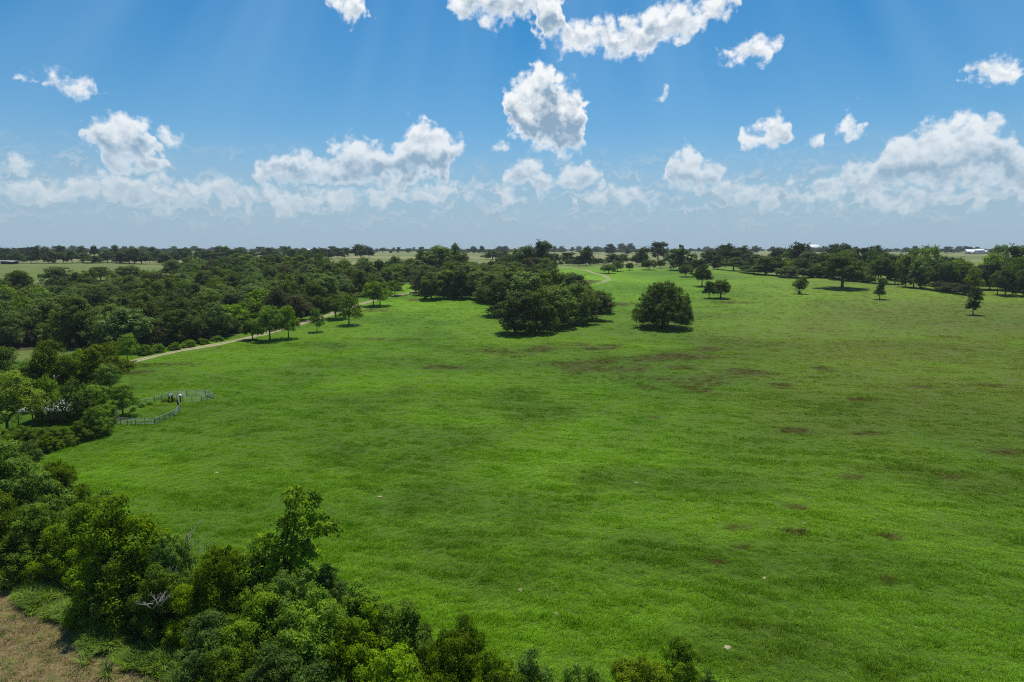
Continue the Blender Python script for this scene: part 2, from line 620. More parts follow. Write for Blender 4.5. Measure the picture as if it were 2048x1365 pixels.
# ------------------------------------------------------------------ ground sheet
def axis(lo, dlo, a, b, step, dhi, hi, gl, gh):
    out = list(np.arange(a, b, step))
    s, q = step, a
    left = []
    while q > lo:
        s *= gl
        q -= s
        left.append(q)
    s, q = step, out[-1]
    right = []
    while q < hi:
        s *= gh
        q += s
        right.append(q)
    return np.array(left[::-1] + out + right)


def side_of(P, A, B):
    """signed distance of points (x,y arrays) left of the line A->B"""
    dx, dy = B.x - A.x, B.y - A.y
    l = math.hypot(dx, dy)
    return (dx * (P[1] - A.y) - dy * (P[0] - A.x)) / l


def in_poly(x, y, poly):
    r = np.zeros(np.shape(x), bool)
    n = len(poly)
    for i in range(n):
        x0, y0 = poly[i][0], poly[i][1]
        x1, y1 = poly[(i + 1) % n][0], poly[(i + 1) % n][1]
        c = ((y0 > y) != (y1 > y)) & (x < (x1 - x0) * (y - y0) / ((y1 - y0) if y1 != y0 else 1e-9) + x0)
        r ^= c
    return r


def sstep(a, b, x):
    t = np.clip((x - a) / (b - a), 0, 1)
    return t * t * (3 - 2 * t)


ST_A, ST_B = ground_at(0, 1158), ground_at(345, 1362)          # edge of the mown strip, lower left
BROWN = [(1470, 1057, 40, 13), (1590, 1015, 30, 9), (1700, 955, 26, 8), (1905, 955, 40, 8), (2010, 905, 60, 10), (1400, 781, 55, 9), (1290, 775, 40, 7), (1310, 836, 26, 7),
         (1590, 862, 34, 8), (1740, 868, 30, 6), (1640, 735, 30, 8), (1720, 800, 34, 5), (1680, 828, 20, 5), (1490, 745, 60, 8), (1250, 758, 40, 6), (1180, 725, 60, 8), (1360, 735, 60, 7),
         (1330, 758, 50, 6), (1840, 775, 26, 4), (1980, 770, 40, 6), (1590, 1065, 26, 8), (1480, 1095, 24, 10), (1780, 1075, 24, 7), (1780, 1165, 16, 6), (1430, 1124, 22, 8), (1150, 690, 40, 6), (1000, 705, 70, 9),
         (1085, 700, 40, 7), (890, 735, 60, 8), (770, 680, 60, 6), (740, 622, 40, 4), (830, 600, 24, 4), (1200, 695, 60, 6), (1420, 700, 50, 5), (1220, 740, 130, 16), (1420, 760, 150, 16), (1330, 715, 120, 10), (330, 730, 60, 5), (270, 745, 40, 5), (1200, 620, 20, 4), (1460, 605, 40, 4), (1180, 563, 20, 4), (1240, 608, 30, 4), (1560, 770, 40, 6), (1440, 770, 50, 7)]
WOOD_A = [ground_at(*q) for q in ((-140, 700), (60, 700), (190, 694), (262, 706), (400, 686), (500, 664), (600, 638), (690, 606), (790, 576), (835, 560))] + \
         [Vector(q) for q in ((-120, 560, 0), (-185, 640, 0), (-255, 660, 0), (-262, 540, 0), (-200, 445, 0), (-235, 400, 0), (-330, 372, 0))]
WOOD_B = [ground_at(*q) for q in ((842, 592), (1000, 596), (1005, 570), (1100, 552), (1105, 538), (1040, 534))] + [Vector(q) for q in ((-20, 560, 0), (-110, 590, 0))] + [ground_at(838, 560)]


DARK_GREEN = [(820, 880, 260, 60), (1050, 810, 200, 40), (760, 800, 150, 30), (980, 1000, 260, 60), (700, 900, 100, 40), (1350, 1130, 420, 90), (1000, 1150, 240, 70), (1700, 1150, 330, 110), (900, 1080, 150, 40), (1330, 960, 260, 45), (1250, 720, 300, 20), (1500, 690, 200, 14),  # broad ellipses where the pasture colour turns a darker green
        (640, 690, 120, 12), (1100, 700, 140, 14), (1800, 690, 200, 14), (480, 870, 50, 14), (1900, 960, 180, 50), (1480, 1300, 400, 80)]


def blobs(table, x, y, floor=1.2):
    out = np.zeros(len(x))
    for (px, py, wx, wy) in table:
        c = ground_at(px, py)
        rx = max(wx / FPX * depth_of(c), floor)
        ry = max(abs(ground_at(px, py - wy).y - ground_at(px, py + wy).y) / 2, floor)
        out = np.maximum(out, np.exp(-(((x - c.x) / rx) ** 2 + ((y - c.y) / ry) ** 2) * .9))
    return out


def lump(x, y):
    """small unevenness of the turf near the camera"""
    near = np.clip((330 - np.hypot(x, y)) / 150, 0, 1)
    return near * .05 * (np.sin(x * .8 + np.sin(y * .45) * 2) * np.sin(y * .7 + np.sin(x * .35) * 2))


def build_ground():
    xs = axis(-20000, 0, -110, 110, 1.25, 0, 20000, 1.035, 1.035)
    ys = axis(-4000, 0, 34, 165, 1.25, 0, 24000, 1.08, 1.028)
    X, Y = np.meshgrid(xs, ys)
    Z = height(X, Y)
    r = np.hypot(X, Y)
    rs = np.random.RandomState(3)
    Z = Z + lump(X, Y) - .02
    V = np.stack([X, Y, Z], -1).reshape(-1, 3)
    ny, nx = X.shape
    i = np.arange(ny - 1)[:, None] * nx + np.arange(nx - 1)[None, :]
    F = np.stack([i, i + 1, i + nx + 1, i + nx], -1).reshape(-1, 4)
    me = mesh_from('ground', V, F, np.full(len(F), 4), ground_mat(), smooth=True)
    x, y = V[:, 0], V[:, 1]
    A = {}
    s = -side_of((x, y), ST_A, ST_B)
    A['stubble'] = sstep(-2.0, 2.0, s) * (y < 200)
    br = np.zeros(len(x))
    for (px, py, wx, wy) in BROWN:
        c = ground_at(px, py)
        dep = depth_of(c)
        rx = max(wx / FPX * dep, 1.2)
        ry = max(abs(ground_at(px, py - wy).y - ground_at(px, py + wy).y) / 2, 1.2)
        dd = ((x - c.x) / rx) ** 2 + ((y - c.y) / ry) ** 2
        br = np.maximum(br, np.exp(-dd * .9) * (.85 if wx < 70 else .70))
    A['brown'] = br
    A['thatch'] = sstep(460, 200, y) * (y > 0)  # darkens the ground colour under the tufts, fading out with distance
    A['lush'] = blobs(DARK_GREEN, x, y) * .8
    th = np.degrees(np.arctan2(x, np.maximum(y, 1)))
    A['dull'] = sstep(8, 30, th) * sstep(60, 190, y) * .85 + .25 * sstep(170, 260, y) * sstep(-8, 4, th) * sstep(420, 300, y)
    A['dull'] = np.clip(A['dull'], 0, 1)
    A['field'] = np.clip(sstep(640, 760, y + .25 * np.abs(x)) * (1 - sstep(150, 260, x) * sstep(900, 700, y)), 0, 1)
    wa = in_poly(x, y, [(-9000, 300), (-330, 300), (-262, 420), (-262, 700), (-9000, 700)])
    wb = in_poly(x, y, [(-600, 212), (-150, 217), (-128, 240), (-136, 264), (-600, 285)])
    A['rough'] = (wa | wb).astype(float) * .9
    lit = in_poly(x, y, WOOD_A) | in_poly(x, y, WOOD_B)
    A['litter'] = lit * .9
    so = np.zeros(len(x))
    for (px, py, wx, wy) in ((1745, 556, 16, 7), (1590, 548, 120, 2.5), (1150, 563, 14, 5), (75, 905, 26, 7), (1880, 560, 30, 5), (1950, 583, 40, 3), (400, 1165, 20, 14)):
        c = ground_at(px, py)
        rx = wx / FPX * depth_of(c)
        ry = max(abs(ground_at(px, py - wy).y - ground_at(px, py + wy).y) / 2, 1.5)
        so = np.maximum(so, np.exp(-((x - c.x) / rx) ** 2 - ((y - c.y) / ry) ** 2) * .8)
    A['soil'] = so
    for k, a in A.items():
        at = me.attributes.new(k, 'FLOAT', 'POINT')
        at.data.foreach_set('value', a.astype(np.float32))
    o = obj('ground', me)
    tag(o, kind='structure')


build_ground()

# roads -------------------------------------------------------------
def road_mat(name, a, b, edge):
    m, g = new_mat(name)
    pos = g.n('ShaderNodeNewGeometry').outputs['Position']
    n = g.noise(pos, .6, 6, .7)
    across = attr(g, 'across')                      # 0 centre .. 1 edge: worn wheel tracks are paler than the crown
    tr = g.m('MULTIPLY', g.ramp(across, .1, .4), g.ramp(across, 1.0, .7))
    c = g.mix(g.ramp(n, .35, .65), a, b)
    c = g.mix(g.m('MULTIPLY', tr, .5), c, tuple(q * 1.25 for q in b))
    big = g.noise(pos, .09, 4, .65)
    c = g.mix(g.m('MULTIPLY', g.ramp(across, .30, .05), g.ramp(g.m('ADD', n, big), .85, 1.1)), c, edge)
    c = g.mix(g.ramp(g.m('ADD', g.m('MULTIPLY_ADD', g.m('SUBTRACT', n, .5), 1.6, across), g.m('SUBTRACT', big, .5)), .68, .95), c, edge)
    finish(g, principled(g, c, .95, .1))
    return m


def road(name, pts, width, mat, lift=.05, step=2.0):
    P = [Vector((q.x, q.y, 0)) for q in pts]
    # Catmull-Rom
    path = []
    for i in range(len(P) - 1):
        p0, p1, p2, p3 = P[max(i - 1, 0)], P[i], P[i + 1], P[min(i + 2, len(P) - 1)]
        n = max(2, int((p2 - p1).length / step))
        for k in range(n):
            t = k / n
            path.append(.5 * ((2 * p1) + (p2 - p0) * t + (2 * p0 - 5 * p1 + 4 * p2 - p3) * t * t + (3 * p1 - p0 - 3 * p2 + p3) * t ** 3))
    path.append(P[-1])
    V, F, ac = [], [], []
    cols = np.linspace(-1, 1, 9)
    for i, q in enumerate(path):
        t = (path[min(i + 1, len(path) - 1)] - path[max(i - 1, 0)]).normalized()
        nrm = Vector((-t.y, t.x, 0))
        w = width * .5 * (1 + .15 * math.sin(i * .37) + .08 * math.sin(i * 1.3))
        for c in cols:
            v = q + nrm * (c * w)
            V.append((v.x, v.y, float(height(v.x, v.y)) + lift - .04 * c * c))
            ac.append(abs(c))
    nc = len(cols)
    for i in range(len(path) - 1):
        for k in range(nc - 1):
            F.append((i * nc + k, i * nc + k + 1, (i + 1) * nc + k + 1, (i + 1) * nc + k))
    me = mesh_from(name, V, F, [4] * len(F), mat, smooth=True)
    at = me.attributes.new('across', 'FLOAT', 'POINT')
    at.data.foreach_set('value', np.array(ac, np.float32))
    return tag(obj(name, me), kind='structure')


M['road'] = road_mat('road', (.19, .15, .10), (.33, .265, .185), (.100, .185, .010))
M['track'] = road_mat('track', (.19, .155, .10), (.34, .285, .195), (.110, .195, .012))
road('dirt_road', [ground_at(*q) for q in ((-60, 790), (60, 763), (150, 746), (232, 731), (350, 704), (440, 688), (510, 673), (590, 651), (650, 633), (720, 609), (770, 596), (815, 587), (850, 578), (900, 568))], 4.4, M['road'])
road('sandy_track', [ground_at(*q) for q in ((1090, 529), (1125, 534), (1150, 537.5), (1172, 541), (1188, 547), (1205, 551), (1218, 558), (1210, 563), (1192, 568))], 3.6, M['track'])

# ------------------------------------------------------------------ tree kinds
def unit(v):
    return v / np.maximum(np.linalg.norm(v, axis=-1, keepdims=True), 1e-9)


def crown_mesh(name, rs, lobes, puffs, per, pr, leaf, mat, up=.35, droop=0.0, skirt=-.45, fill=.25, aspect=.5):
    """leaf-sized faces gathered in puffs over the lobes' surfaces; gaps between the puffs stay open"""
    L = np.array(lobes, float)
    area = (L[:, 3] * L[:, 4] + L[:, 3] * L[:, 5] + L[:, 4] * L[:, 5])
    pts, outs = [], []
    while len(pts) < puffs:
        k = rs.choice(len(L), p=area / area.sum())
        d = unit(rs.normal(size=3))
        if d[2] < skirt:
            continue
        q = L[k, :3] + L[k, 3:] * d * rs.uniform(.82, 1.04)
        if q[2] < .3:
            continue
        e = np.linalg.norm((q - L[:, :3]) / L[:, 3:], axis=1)
        e[k] = 9
        if e.min() < .8:
            continue
        pts.append(q)
        outs.append(d)
    P, O = np.array(pts), np.array(outs)
    n = puffs * per
    k = np.repeat(np.arange(puffs), per)
    rad = (pr * rs.uniform(.6, 1.3, puffs))[k]
    d = unit(unit(rs.normal(size=(n, 3))) + .45 * O[k] + np.array([0, 0, up]))
    pos = P[k] + d * (rad * rs.uniform(.12, 1.0, n) ** .4)[:, None] * np.array([1, 1, .85]) + rs.normal(size=(n, 3)) * leaf * .25
    nrm = unit(.95 * d + .42 * unit(rs.normal(size=(n, 3))) + np.array([0, 0, .30]))
    size = leaf * rs.uniform(.6, 1.45, n)
    # leafy shoots that break the outline
    ns, per_s = puffs, 11
    ks = rs.randint(0, puffs, ns)
    sdir = unit(O[ks] + np.array([0, 0, .55]) + .55 * rs.normal(size=(ns, 3)))
    slen = pr * rs.uniform(.9, 2.1, ns)
    tt = np.tile(np.linspace(.25, 1, per_s), ns)
    kk = np.repeat(np.arange(ns), per_s)
    spos = P[ks][kk] + sdir[kk] * (slen[kk] * tt)[:, None] - np.array([0, 0, 1]) * (slen[kk] * tt * tt * .22)[:, None] + rs.normal(size=(ns * per_s, 3)) * leaf * .35
    pos = np.concatenate([pos, spos])
    nrm = np.concatenate([nrm, unit(rs.normal(size=spos.shape) + np.array([0, 0, .8]))])
    size = np.concatenate([size, leaf * rs.uniform(.5, 1.1, len(spos))])
    nf = int(n * fill)
    if nf:
        kk = rs.choice(len(L), nf, p=area / area.sum())
        dd = unit(rs.normal(size=(nf, 3)))
        pos = np.concatenate([pos, L[kk, :3] + L[kk, 3:] * dd * rs.uniform(.2, .82, nf)[:, None]])
        nrm = np.concatenate([nrm, unit(rs.normal(size=(nf, 3)))])
        size = np.concatenate([size, leaf * rs.uniform(1.2, 2.4, nf)])
    t = unit(np.cross(nrm, unit(rs.normal(size=nrm.shape))) - np.array([0, 0, droop]))
    b = unit(np.cross(nrm, t))
    h = size[:, None]
    w = h * aspect
    bend = nrm * h * .16
    V = np.stack([pos - t * h * .5 - bend, pos + b * w * .5, pos + t * h * .5 - bend, pos - b * w * .5], 1)
    V[:, :, 2] = np.maximum(V[:, :, 2], .03)
    N = len(pos)
    me = mesh_from(name, V.reshape(-1, 3), np.arange(N * 4), np.full(N, 4), mat)
    return me


def trunk_mesh(name, rs, lobes, r0, fork, mat, base=(0, 0), lean=(0, 0)):
    b = MB()
    top = Vector((base[0] + lean[0], base[1] + lean[1], fork))
    mid = Vector((base[0] + lean[0] * .35 + rs.normal() * r0 * .4, base[1] + lean[1] * .35, fork * .5))
    b.tube([(base[0], base[1], -.4), (base[0], base[1], .25), mid, top], [r0 * 1.5, r0 * 1.12, r0 * .85, r0 * .72], 8)
    for l in sorted(lobes, key=lambda q: -q[3])[:9]:
        c = Vector(l[:3]) + Vector((0, 0, l[5] * .35))
        m = top.lerp(c, .5) + Vector((rs.normal() * .3, rs.normal() * .3, -.25 * (c - top).length * .3))
        b.tube([top - Vector((0, 0, r0)), m, c], [r0 * .5, r0 * .3, r0 * .09], 5)
        for _ in range(2):
            e = c + Vector((rs.normal(), rs.normal(), abs(rs.normal()) * .7)).normalized() * l[3] * .85
            b.tube([m, m.lerp(e, .6) + Vector((0, 0, .2)), e], [r0 * .24, r0 * .14, r0 * .04], 4)
    return b.mesh(name, mat, True)


KIND = {}


def register(key, crown, trunk, mature=None):
    co = np.empty(len(crown.vertices) * 3, np.float32)
    crown.vertices.foreach_get('co', co)
    co = co.reshape(-1, 3)
    w = (np.percentile(co[:, 0], 99) - np.percentile(co[:, 0], 1) + np.percentile(co[:, 1], 99) - np.percentile(co[:, 1], 1)) / 2
    KIND[key] = (crown, trunk, float(w), float(np.percentile(co[:, 2], 99.5)))


def oak_lobes(rs, H, W, n, low=.35, skirt=True):
    out = [(0, 0, H * .62, W * .30, W * .30, H * .30)]
    for i in range(n):
        a = 2 * math.pi * i / n + rs.uniform(-.35, .35)
        r = W * rs.uniform(.20, .31)
        z = H * rs.uniform(low, .62)
        s = W * rs.uniform(.16, .24)
        out.append((r * math.cos(a), r * math.sin(a), z, s, s, s * rs.uniform(.75, 1.05)))
    for i in range(max(3, n // 2)):
        a = rs.uniform(0, 6.28)
        r = W * rs.uniform(.05, .2)
        s = W * rs.uniform(.12, .18)
        out.append((r * math.cos(a), r * math.sin(a), H * rs.uniform(.74, .86), s, s, s * .9))
    return out


def build_kinds():
    # woodland canopy trees, foliage down to the ground at the edge
    for i in range(7):
        rs = np.random.RandomState(100 + i)
        H, W = 14.0 + i % 3, 13.0 + (i % 2) * 2
        lb = oak_lobes(rs, H, W, 6 + i % 3, .17)
        mat = M['leaf_wood']
        register('wood%d' % i, crown_mesh('crown', rs, lb, 76, 90, 1.5, .52, mat, skirt=-.85, fill=.4), trunk_mesh('trunk', rs, lb, .32, H * .35, M['bark']))
    # open pasture trees with a clear stem
    for i in range(5):
        rs = np.random.RandomState(200 + i)
        H, W = 14.0, 13.0
        lb = oak_lobes(rs, H, W, 6 + i % 2, .34)
        register('oak%d' % i, crown_mesh('crown', rs, lb, 92, 88, 1.35, .44, M['leaf_oak'], skirt=-.65, fill=.35), trunk_mesh('trunk', rs, lb, .38, H * .32, M['bark']))
    # dense clipped-looking round trees
    for i in range(2):
        rs = np.random.RandomState(240 + i)
        lb = [(0, 0, 4.6, 4.6, 4.6, 3.6), (1.2, 1, 5.6, 3.4, 3.4, 2.6), (-1.5, -.6, 4.6, 3.6, 3.6, 2.8), (.4, -1.5, 5.0, 3.3, 3.3, 2.9)]
        register('round%d' % i, crown_mesh('crown', rs, lb, 230, 18, .7, .42, M['leaf_oak'], skirt=-.7), trunk_mesh('trunk', rs, lb, .28, 2.2, M['bark']))
    # the great spreading tree
    rs = np.random.RandomState(300)
    lb = [(0, 0, 11, 7.5, 7.5, 6.5)]
    for i in range(11):
        a = 6.283 * i / 11 + rs.uniform(-.2, .2)
        lb.append((8.6 * math.cos(a), 8.6 * math.sin(a), rs.uniform(4.6, 6.6), 3.9, 3.9, rs.uniform(3.4, 4.4)))
    for i in range(9):
        a = 6.283 * i / 9 + rs.uniform(-.3, .3)
        lb.append((6.4 * math.cos(a), 6.4 * math.sin(a), rs.uniform(9.2, 11.2), 3.7, 3.7, 3.3))
    for i in range(5):
        a = 6.283 * i / 5
        lb.append((3.2 * math.cos(a), 3.2 * math.sin(a), rs.uniform(13.4, 15.0), 3.3, 3.3, 2.6))
    register('spread0', crown_mesh('crown', rs, lb, 310, 95, 1.4, .44, M['leaf_oak'], skirt=-.9, fill=.45), trunk_mesh('trunk', rs, lb, .75, 5.0, M['bark']))
    # young pasture trees: narrow, gappy, lopsided
    for i, st in enumerate([
            [(0.2, 0, 4.2, 2.0, 1.8, 1.6), (-1.0, .2, 5.8, 2.2, 2, 1.8), (1.4, -.2, 6.3, 2.1, 2, 1.9), (.4, .4, 8.2, 2.1, 2, 1.6), (1.9, 0, 8.9, 1.3, 1.2, 1.1), (-.2, 0, 1.0, 1.3, 1.2, .9)],
            [(-.8, 0, 3.6, 1.6, 1.5, 1.2), (.7, 0, 3.3, 1.5, 1.4, 1.2), (-.3, .1, 5.4, 1.5, 1.4, 1.5), (.4, 0, 7.4, 1.4, 1.4, 1.4), (.9, 0, 9.2, 1.6, 1.5, 1.2), (.1, .2, 10.2, .9, .9, .8)],
            [(-1.3, 0, 3.4, 1.9, 1.8, 1.1), (1.2, .1, 4.0, 1.7, 1.6, 1.1), (-.4, 0, 5.4, 1.9, 1.8, 1.4), (1.0, 0, 7.2, 2.1, 1.9, 1.2), (-1.2, 0, 8.2, 1.9, 1.8, 1.1), (.7, 0, 9.6, 1.8, 1.7, 1.2), (0, 0, 11, 1.0, 1, .8)]]):
        rs = np.random.RandomState(320 + i)
        register('young%d' % i, crown_mesh('crown', rs, st, 110, 30, .72, .38, M['leaf_oak'], skirt=-.8, fill=.2), trunk_mesh('trunk', rs, st, .2, 2.6, M['bark']))
    # small orchard-like trees along the road: light crowns, visible stems
    for i in range(4):
        rs = np.random.RandomState(340 + i)
        lb = oak_lobes(rs, 10.0, 8.5, 7, .34)
        register('light%d' % i, crown_mesh('crown', rs, lb, 85, 36, 1.0, .40, M['leaf_hedge'], skirt=-.5, fill=.12), trunk_mesh('trunk', rs, lb, .2, 3.0, M['bark']))
    # corral trees: feathery, larger leaf detail
    for i in range(5):
        rs = np.random.RandomState(360 + i)
        lb = oak_lobes(rs, 12.0, 10.0, 7, .32)
        register('feather%d' % i, crown_mesh('crown', rs, lb, 120, 95, .95, .29, M['leaf_yellow' if i in (1, 4) else 'leaf_hedge'], skirt=-.6, fill=.2, aspect=.42),
                 trunk_mesh('trunk', rs, lb, .24, 3.4, M['bark']))
    # fencerow shrubs close to the camera
    for i in range(5):
        rs = np.random.RandomState(400 + i)
        H, W = 9.0, 10.0
        lb = [(0, 0, 4.0, 3.0, 3.0, 3.4)]
        n = 9
        for k in range(n):
            a = 6.283 * k / n + rs.uniform(-.3, .3)
            s = rs.uniform(1.3, 2.1)
            r = rs.uniform(2.2, 3.6)
            lb.append((r * math.cos(a), r * math.sin(a), rs.uniform(1.4, 3.4), s, s, s * rs.uniform(.9, 1.3)))
        for k in range(7):
            a = rs.uniform(0, 6.283)
            s = rs.uniform(1.0, 1.6)
            r = rs.uniform(.6, 2.6)
            lb.append((r * math.cos(a), r * math.sin(a), rs.uniform(5.0, 7.4), s, s, s * rs.uniform(.9, 1.4)))
        register('shrub%d' % i, crown_mesh('crown', rs, lb, 165, 150, .85, .24, M['leaf_hedge'], skirt=-.8, fill=.2, aspect=.45, up=.45, droop=.15), trunk_mesh('trunk', rs, lb, .16, 1.6, M['bark']))
    rs = np.random.RandomState(430)
    lb = [(0, 0, 3.0, 2.2, 2.2, 2.4), (1.6, .5, 3.6, 1.5, 1.5, 1.6), (-1.7, .2, 3.2, 1.5, 1.5, 1.6), (.3, -1.6, 3.4, 1.5, 1.5, 1.5), (.2, .3, 5.2, 1.5, 1.5, 1.3), (-.6, 1.5, 4.2, 1.3, 1.3, 1.2)]
    register('yellow0', crown_mesh('crown', rs, lb, 150, 60, .6, .22, M['leaf_yellow'], skirt=-.8, fill=.2, aspect=.5), trunk_mesh('trunk', rs, lb, .12, 1.2, M['bark']))
    # the tall lopsided tree of the fencerow
    rs = np.random.RandomState(440)
    lb = [(-.9, 0, 2.6, 2.2, 2, 1.8), (-1.7, .2, 4.6, 1.9, 1.8, 1.6), (.4, 0, 4.4, 1.9, 1.8, 1.7), (-1.2, 0, 6.6, 1.6, 1.6, 1.4), (.9, .2, 6.2, 1.6, 1.5, 1.4), (.3, 0, 8.4, 1.5, 1.5, 1.4), (2.0, 0, 7.2, 1.1, 1, .8),
          (1.0, .1, 10.2, 1.5, 1.4, 1.2), (2.2, -.1, 10.0, 1.2, 1.2, .9), (.9, 0, 11.7, 1.4, 1.3, .9), (2.1, 0, 11.4, 1.1, 1.1, .8), (3.3, 0, 9.4, .9, .8, .5), (3.9, 0, 9.9, .7, .7, .4), (1.9, .1, 4.9, .9, .9, .7)]
    register('leaning0', crown_mesh('crown', rs, lb, 165, 62, .55, .25, M['leaf_hedge'], skirt=-.9, fill=.14), trunk_mesh('trunk', rs, lb, .2, 4.6, M['bark'], lean=(.2, 0)))
    # grey-brown brush
    rs = np.random.RandomState(450)
    lb = oak_lobes(rs, 10.0, 10.0, 6, .3)
    register('brown0', crown_mesh('crown', rs, lb, 220, 16, .9, .5, M['leaf_brownish'], skirt=-.7), trunk_mesh('trunk', rs, lb, .22, 2.4, M['bark']))
    # far trees
    for i in range(5):
        rs = np.random.RandomState(500 + i)
        H, W = 14.0, 14.0 - i
        lb = oak_lobes(rs, H, W, 6 + i % 3, .22)
        register('far%d' % i, crown_mesh('crown', rs, lb, 50, 38, 1.6, .90, M['leaf_far'], skirt=-.8), trunk_mesh('trunk', rs, lb, .3, H * .25, M['bark']))


build_kinds()
TREES = []


def plant(name, kind, base, h, w, label, cat='tree', group=None, rz=None, rng=random.Random(11), sink=0.0):
    crown, trunk, w0, h0 = KIND[kind]
    e = obj(name, None, loc=(base.x, base.y, base.z - sink), rz=rng.uniform(0, 6.28) if rz is None else rz)
    e.empty_display_size = 1
    e.scale = (w / w0, w / w0 * rng.uniform(.94, 1.06), h / h0)
    obj('trunk', trunk, e)
    obj('crown', crown, e)
    tag(e, label, cat, group)
    TREES.append(e)
    return e


def plant_px(name, kind, px, py, top, wpx, label, **kw):
    b = ground_at(px, py)
    h = height_for_top(b, top)
    w = wpx / FPX * depth_of(b)
    return plant(name, kind, b, max(h, .8), w, label, **kw)


rng = random.Random(7)

# --- the fencerow in the foreground
HEDGE = [(25, 1075, 893, 165, 'shrub0'), (112, 1045, 925, 90, 'shrub1'), (45, 1150, 1010, 150, 'shrub2'), (120, 1165, 1008, 150, 'shrub3'), (192, 1120, 985, 90, 'shrub4'), (258, 1230, 1000, 185, 'shrub0'),
         (335, 1235, 1075, 95, 'shrub1'), (200, 1255, 1100, 125, 'shrub2'), (300, 1290, 1130, 130, 'shrub4'), (362, 1310, 1175, 115, 'shrub3'), (440, 1290, 1100, 130, 'shrub1'), (500, 1265, 1085, 110, 'shrub0'),
         (560, 1335, 1150, 140, 'shrub2'), (655, 1290, 1138, 95, 'shrub4'), (470, 1370, 1190, 180, 'shrub3'), (390, 1400, 1235, 150, 'shrub0'), (610, 1420, 1200, 185, 'shrub1'), (722, 1340, 1165, 115, 'shrub4'),
         (700, 1440, 1240, 175, 'shrub2'), (800, 1420, 1222, 140, 'shrub3'), (900, 1450, 1238, 125, 'shrub0'), (560, 1490, 1290, 190, 'shrub4'), (440, 1460, 1305, 150, 'shrub1'), (770, 1530, 1305, 190, 'shrub2'),
         (870, 1500, 1285, 150, 'shrub3'), (970, 1500, 1298, 140, 'shrub4'), (1062, 1500, 1308, 120, 'shrub0'), (1150, 1500, 1338, 90, 'shrub1'), (1338, 1420, 1288, 90, 'shrub3'), (1262, 1440, 1312, 95, 'yellow0'),
         (1400, 1450, 1352, 60, 'shrub2'), (650, 1580, 1340, 200, 'shrub0'), (-60, 1150, 950, 170, 'shrub3'), (-40, 1010, 860, 130, 'shrub2'), (990, 1580, 1350, 160, 'shrub2')]
HL = {0: 'tall dark shrub at the left edge, upper end of the foreground fencerow', 1: 'feathery shrub leaning over bright pasture at upper end of the fencerow', 5: 'largest broad dark shrub of the foreground fencerow, left of the bare dead snag',
      13: 'feathery dark shrub just right of the tall lopsided tree in the fencerow', 28: 'small round green shrub alone at the bottom edge, right of the yellowish one', 29: 'yellowish small-leaved shrub at the bottom edge, right of centre',
      10: 'yellow-tipped shrub just right of the bare dead snag'}
order = sorted(range(len(HEDGE)), key=lambda i: HEDGE[i][0])
rank = {i: k + 1 for k, i in enumerate(order)}
for i, (px, py, top, w, k) in enumerate(HEDGE):
    lab = HL.get(i, 'dense leafy green shrub, %s from the left in the foreground fencerow' % ordinal(rank[i]))
    edge = i in (2, 3, 7, 8, 9, 14, 15, 22)
    plant_px('fencerow_shrub', k, px + (38 if edge else 14), py - (16 if edge else 6), top, w * (1.02 if edge else 1.14), lab, cat='shrub', group='shrubs of the foreground fencerow', rz=rng.uniform(0, 6.28))
plant_px('lopsided_tree', 'leaning0', 550, 1262, 974, 138, 'tall lopsided tree rising above the foreground fencerow, gaps showing its limbs', cat='tree', rz=0.0).rotation_euler = (0, .13, 0)

# --- trees round the corral
CORRAL = [(18, 885, 745, 115, 'feather1', 'yellow-green tree at the left edge in front of the tin-roofed shed'), (10, 800, 695, 75, 'feather0', 'dark tree at the left edge behind the yellow-green one'),
          (105, 812, 683, 85, 'feather2', 'tall feathery dark tree standing behind the tin-roofed shed'), (168, 800, 700, 80, 'feather3', 'feathery tree behind the shed, between the tall dark and the bright one'),
          (208, 795, 688, 90, 'feather4', 'bright yellow-green tree nearest the dirt road behind the corral'), (98, 862, 752, 52, 'light3', 'yellow-green tree directly in front of the tin-roofed shed'),
          (156, 864, 756, 62, 'light0', 'dark leafy tree at the right end of the tin-roofed shed'), (185, 855, 772, 75, 'feather2', 'leafy tree between the shed and the round pen'),
          (222, 815, 728, 60, 'feather3', 'slim tree above the pen, left of its back rails'), (246, 832, 768, 62, 'feather0', 'dark bushy tree overhanging the left rails of the round pen'),
          (60, 815, 720, 70, 'feather3', 'tree behind the left half of the tin-roofed shed'), (-30, 870, 730, 90, 'feather2', 'tree cut off by the left edge beside the shed')]
for px, py, top, w, k, lab in CORRAL:
    plant_px('feathery_tree', k, px, py, top, w * 1.05, lab, group='trees round the corral')
BR = [(195, 872, 815, 62), (165, 880, 843, 50), (120, 893, 853, 62), (78, 893, 858, 60), (40, 905, 855, 66), (5, 915, 862, 60), (212, 848, 812, 40), (60, 925, 885, 44), (100, 902, 868, 50)]
for i, (px, py, top, w) in enumerate(sorted(BR)):
    plant_px('brush_clump', 'shrub%d' % (i % 5), px, py, top, w, 'low leafy brush below the shed trees, %s from the left' % ordinal(i + 1), cat='shrub', group='brush below the corral trees')
RS = [(255, 730, 668, 42, 'light1', 'slim dark tree beside the dirt road above the corral'), (290, 716, 690, 26, 'shrub1', ''), (318, 711, 688, 26, 'shrub2', ''), (348, 706, 686, 26, 'shrub3', ''), (376, 700, 680, 30, 'shrub0', ''), (404, 694, 677, 30, 'shrub4', ''), (436, 688, 672, 26, 'shrub2', '')]
for i, (px, py, top, w, k, lab) in enumerate(RS):
    plant_px('roadside_shrub' if i else 'roadside_tree', k, px, py - 6, top, w, lab or 'low shrub on the far verge of the dirt road, %s from the left' % ordinal(i), cat='shrub' if i else 'tree', group='shrubs along the far verge of the dirt road' if i else None)

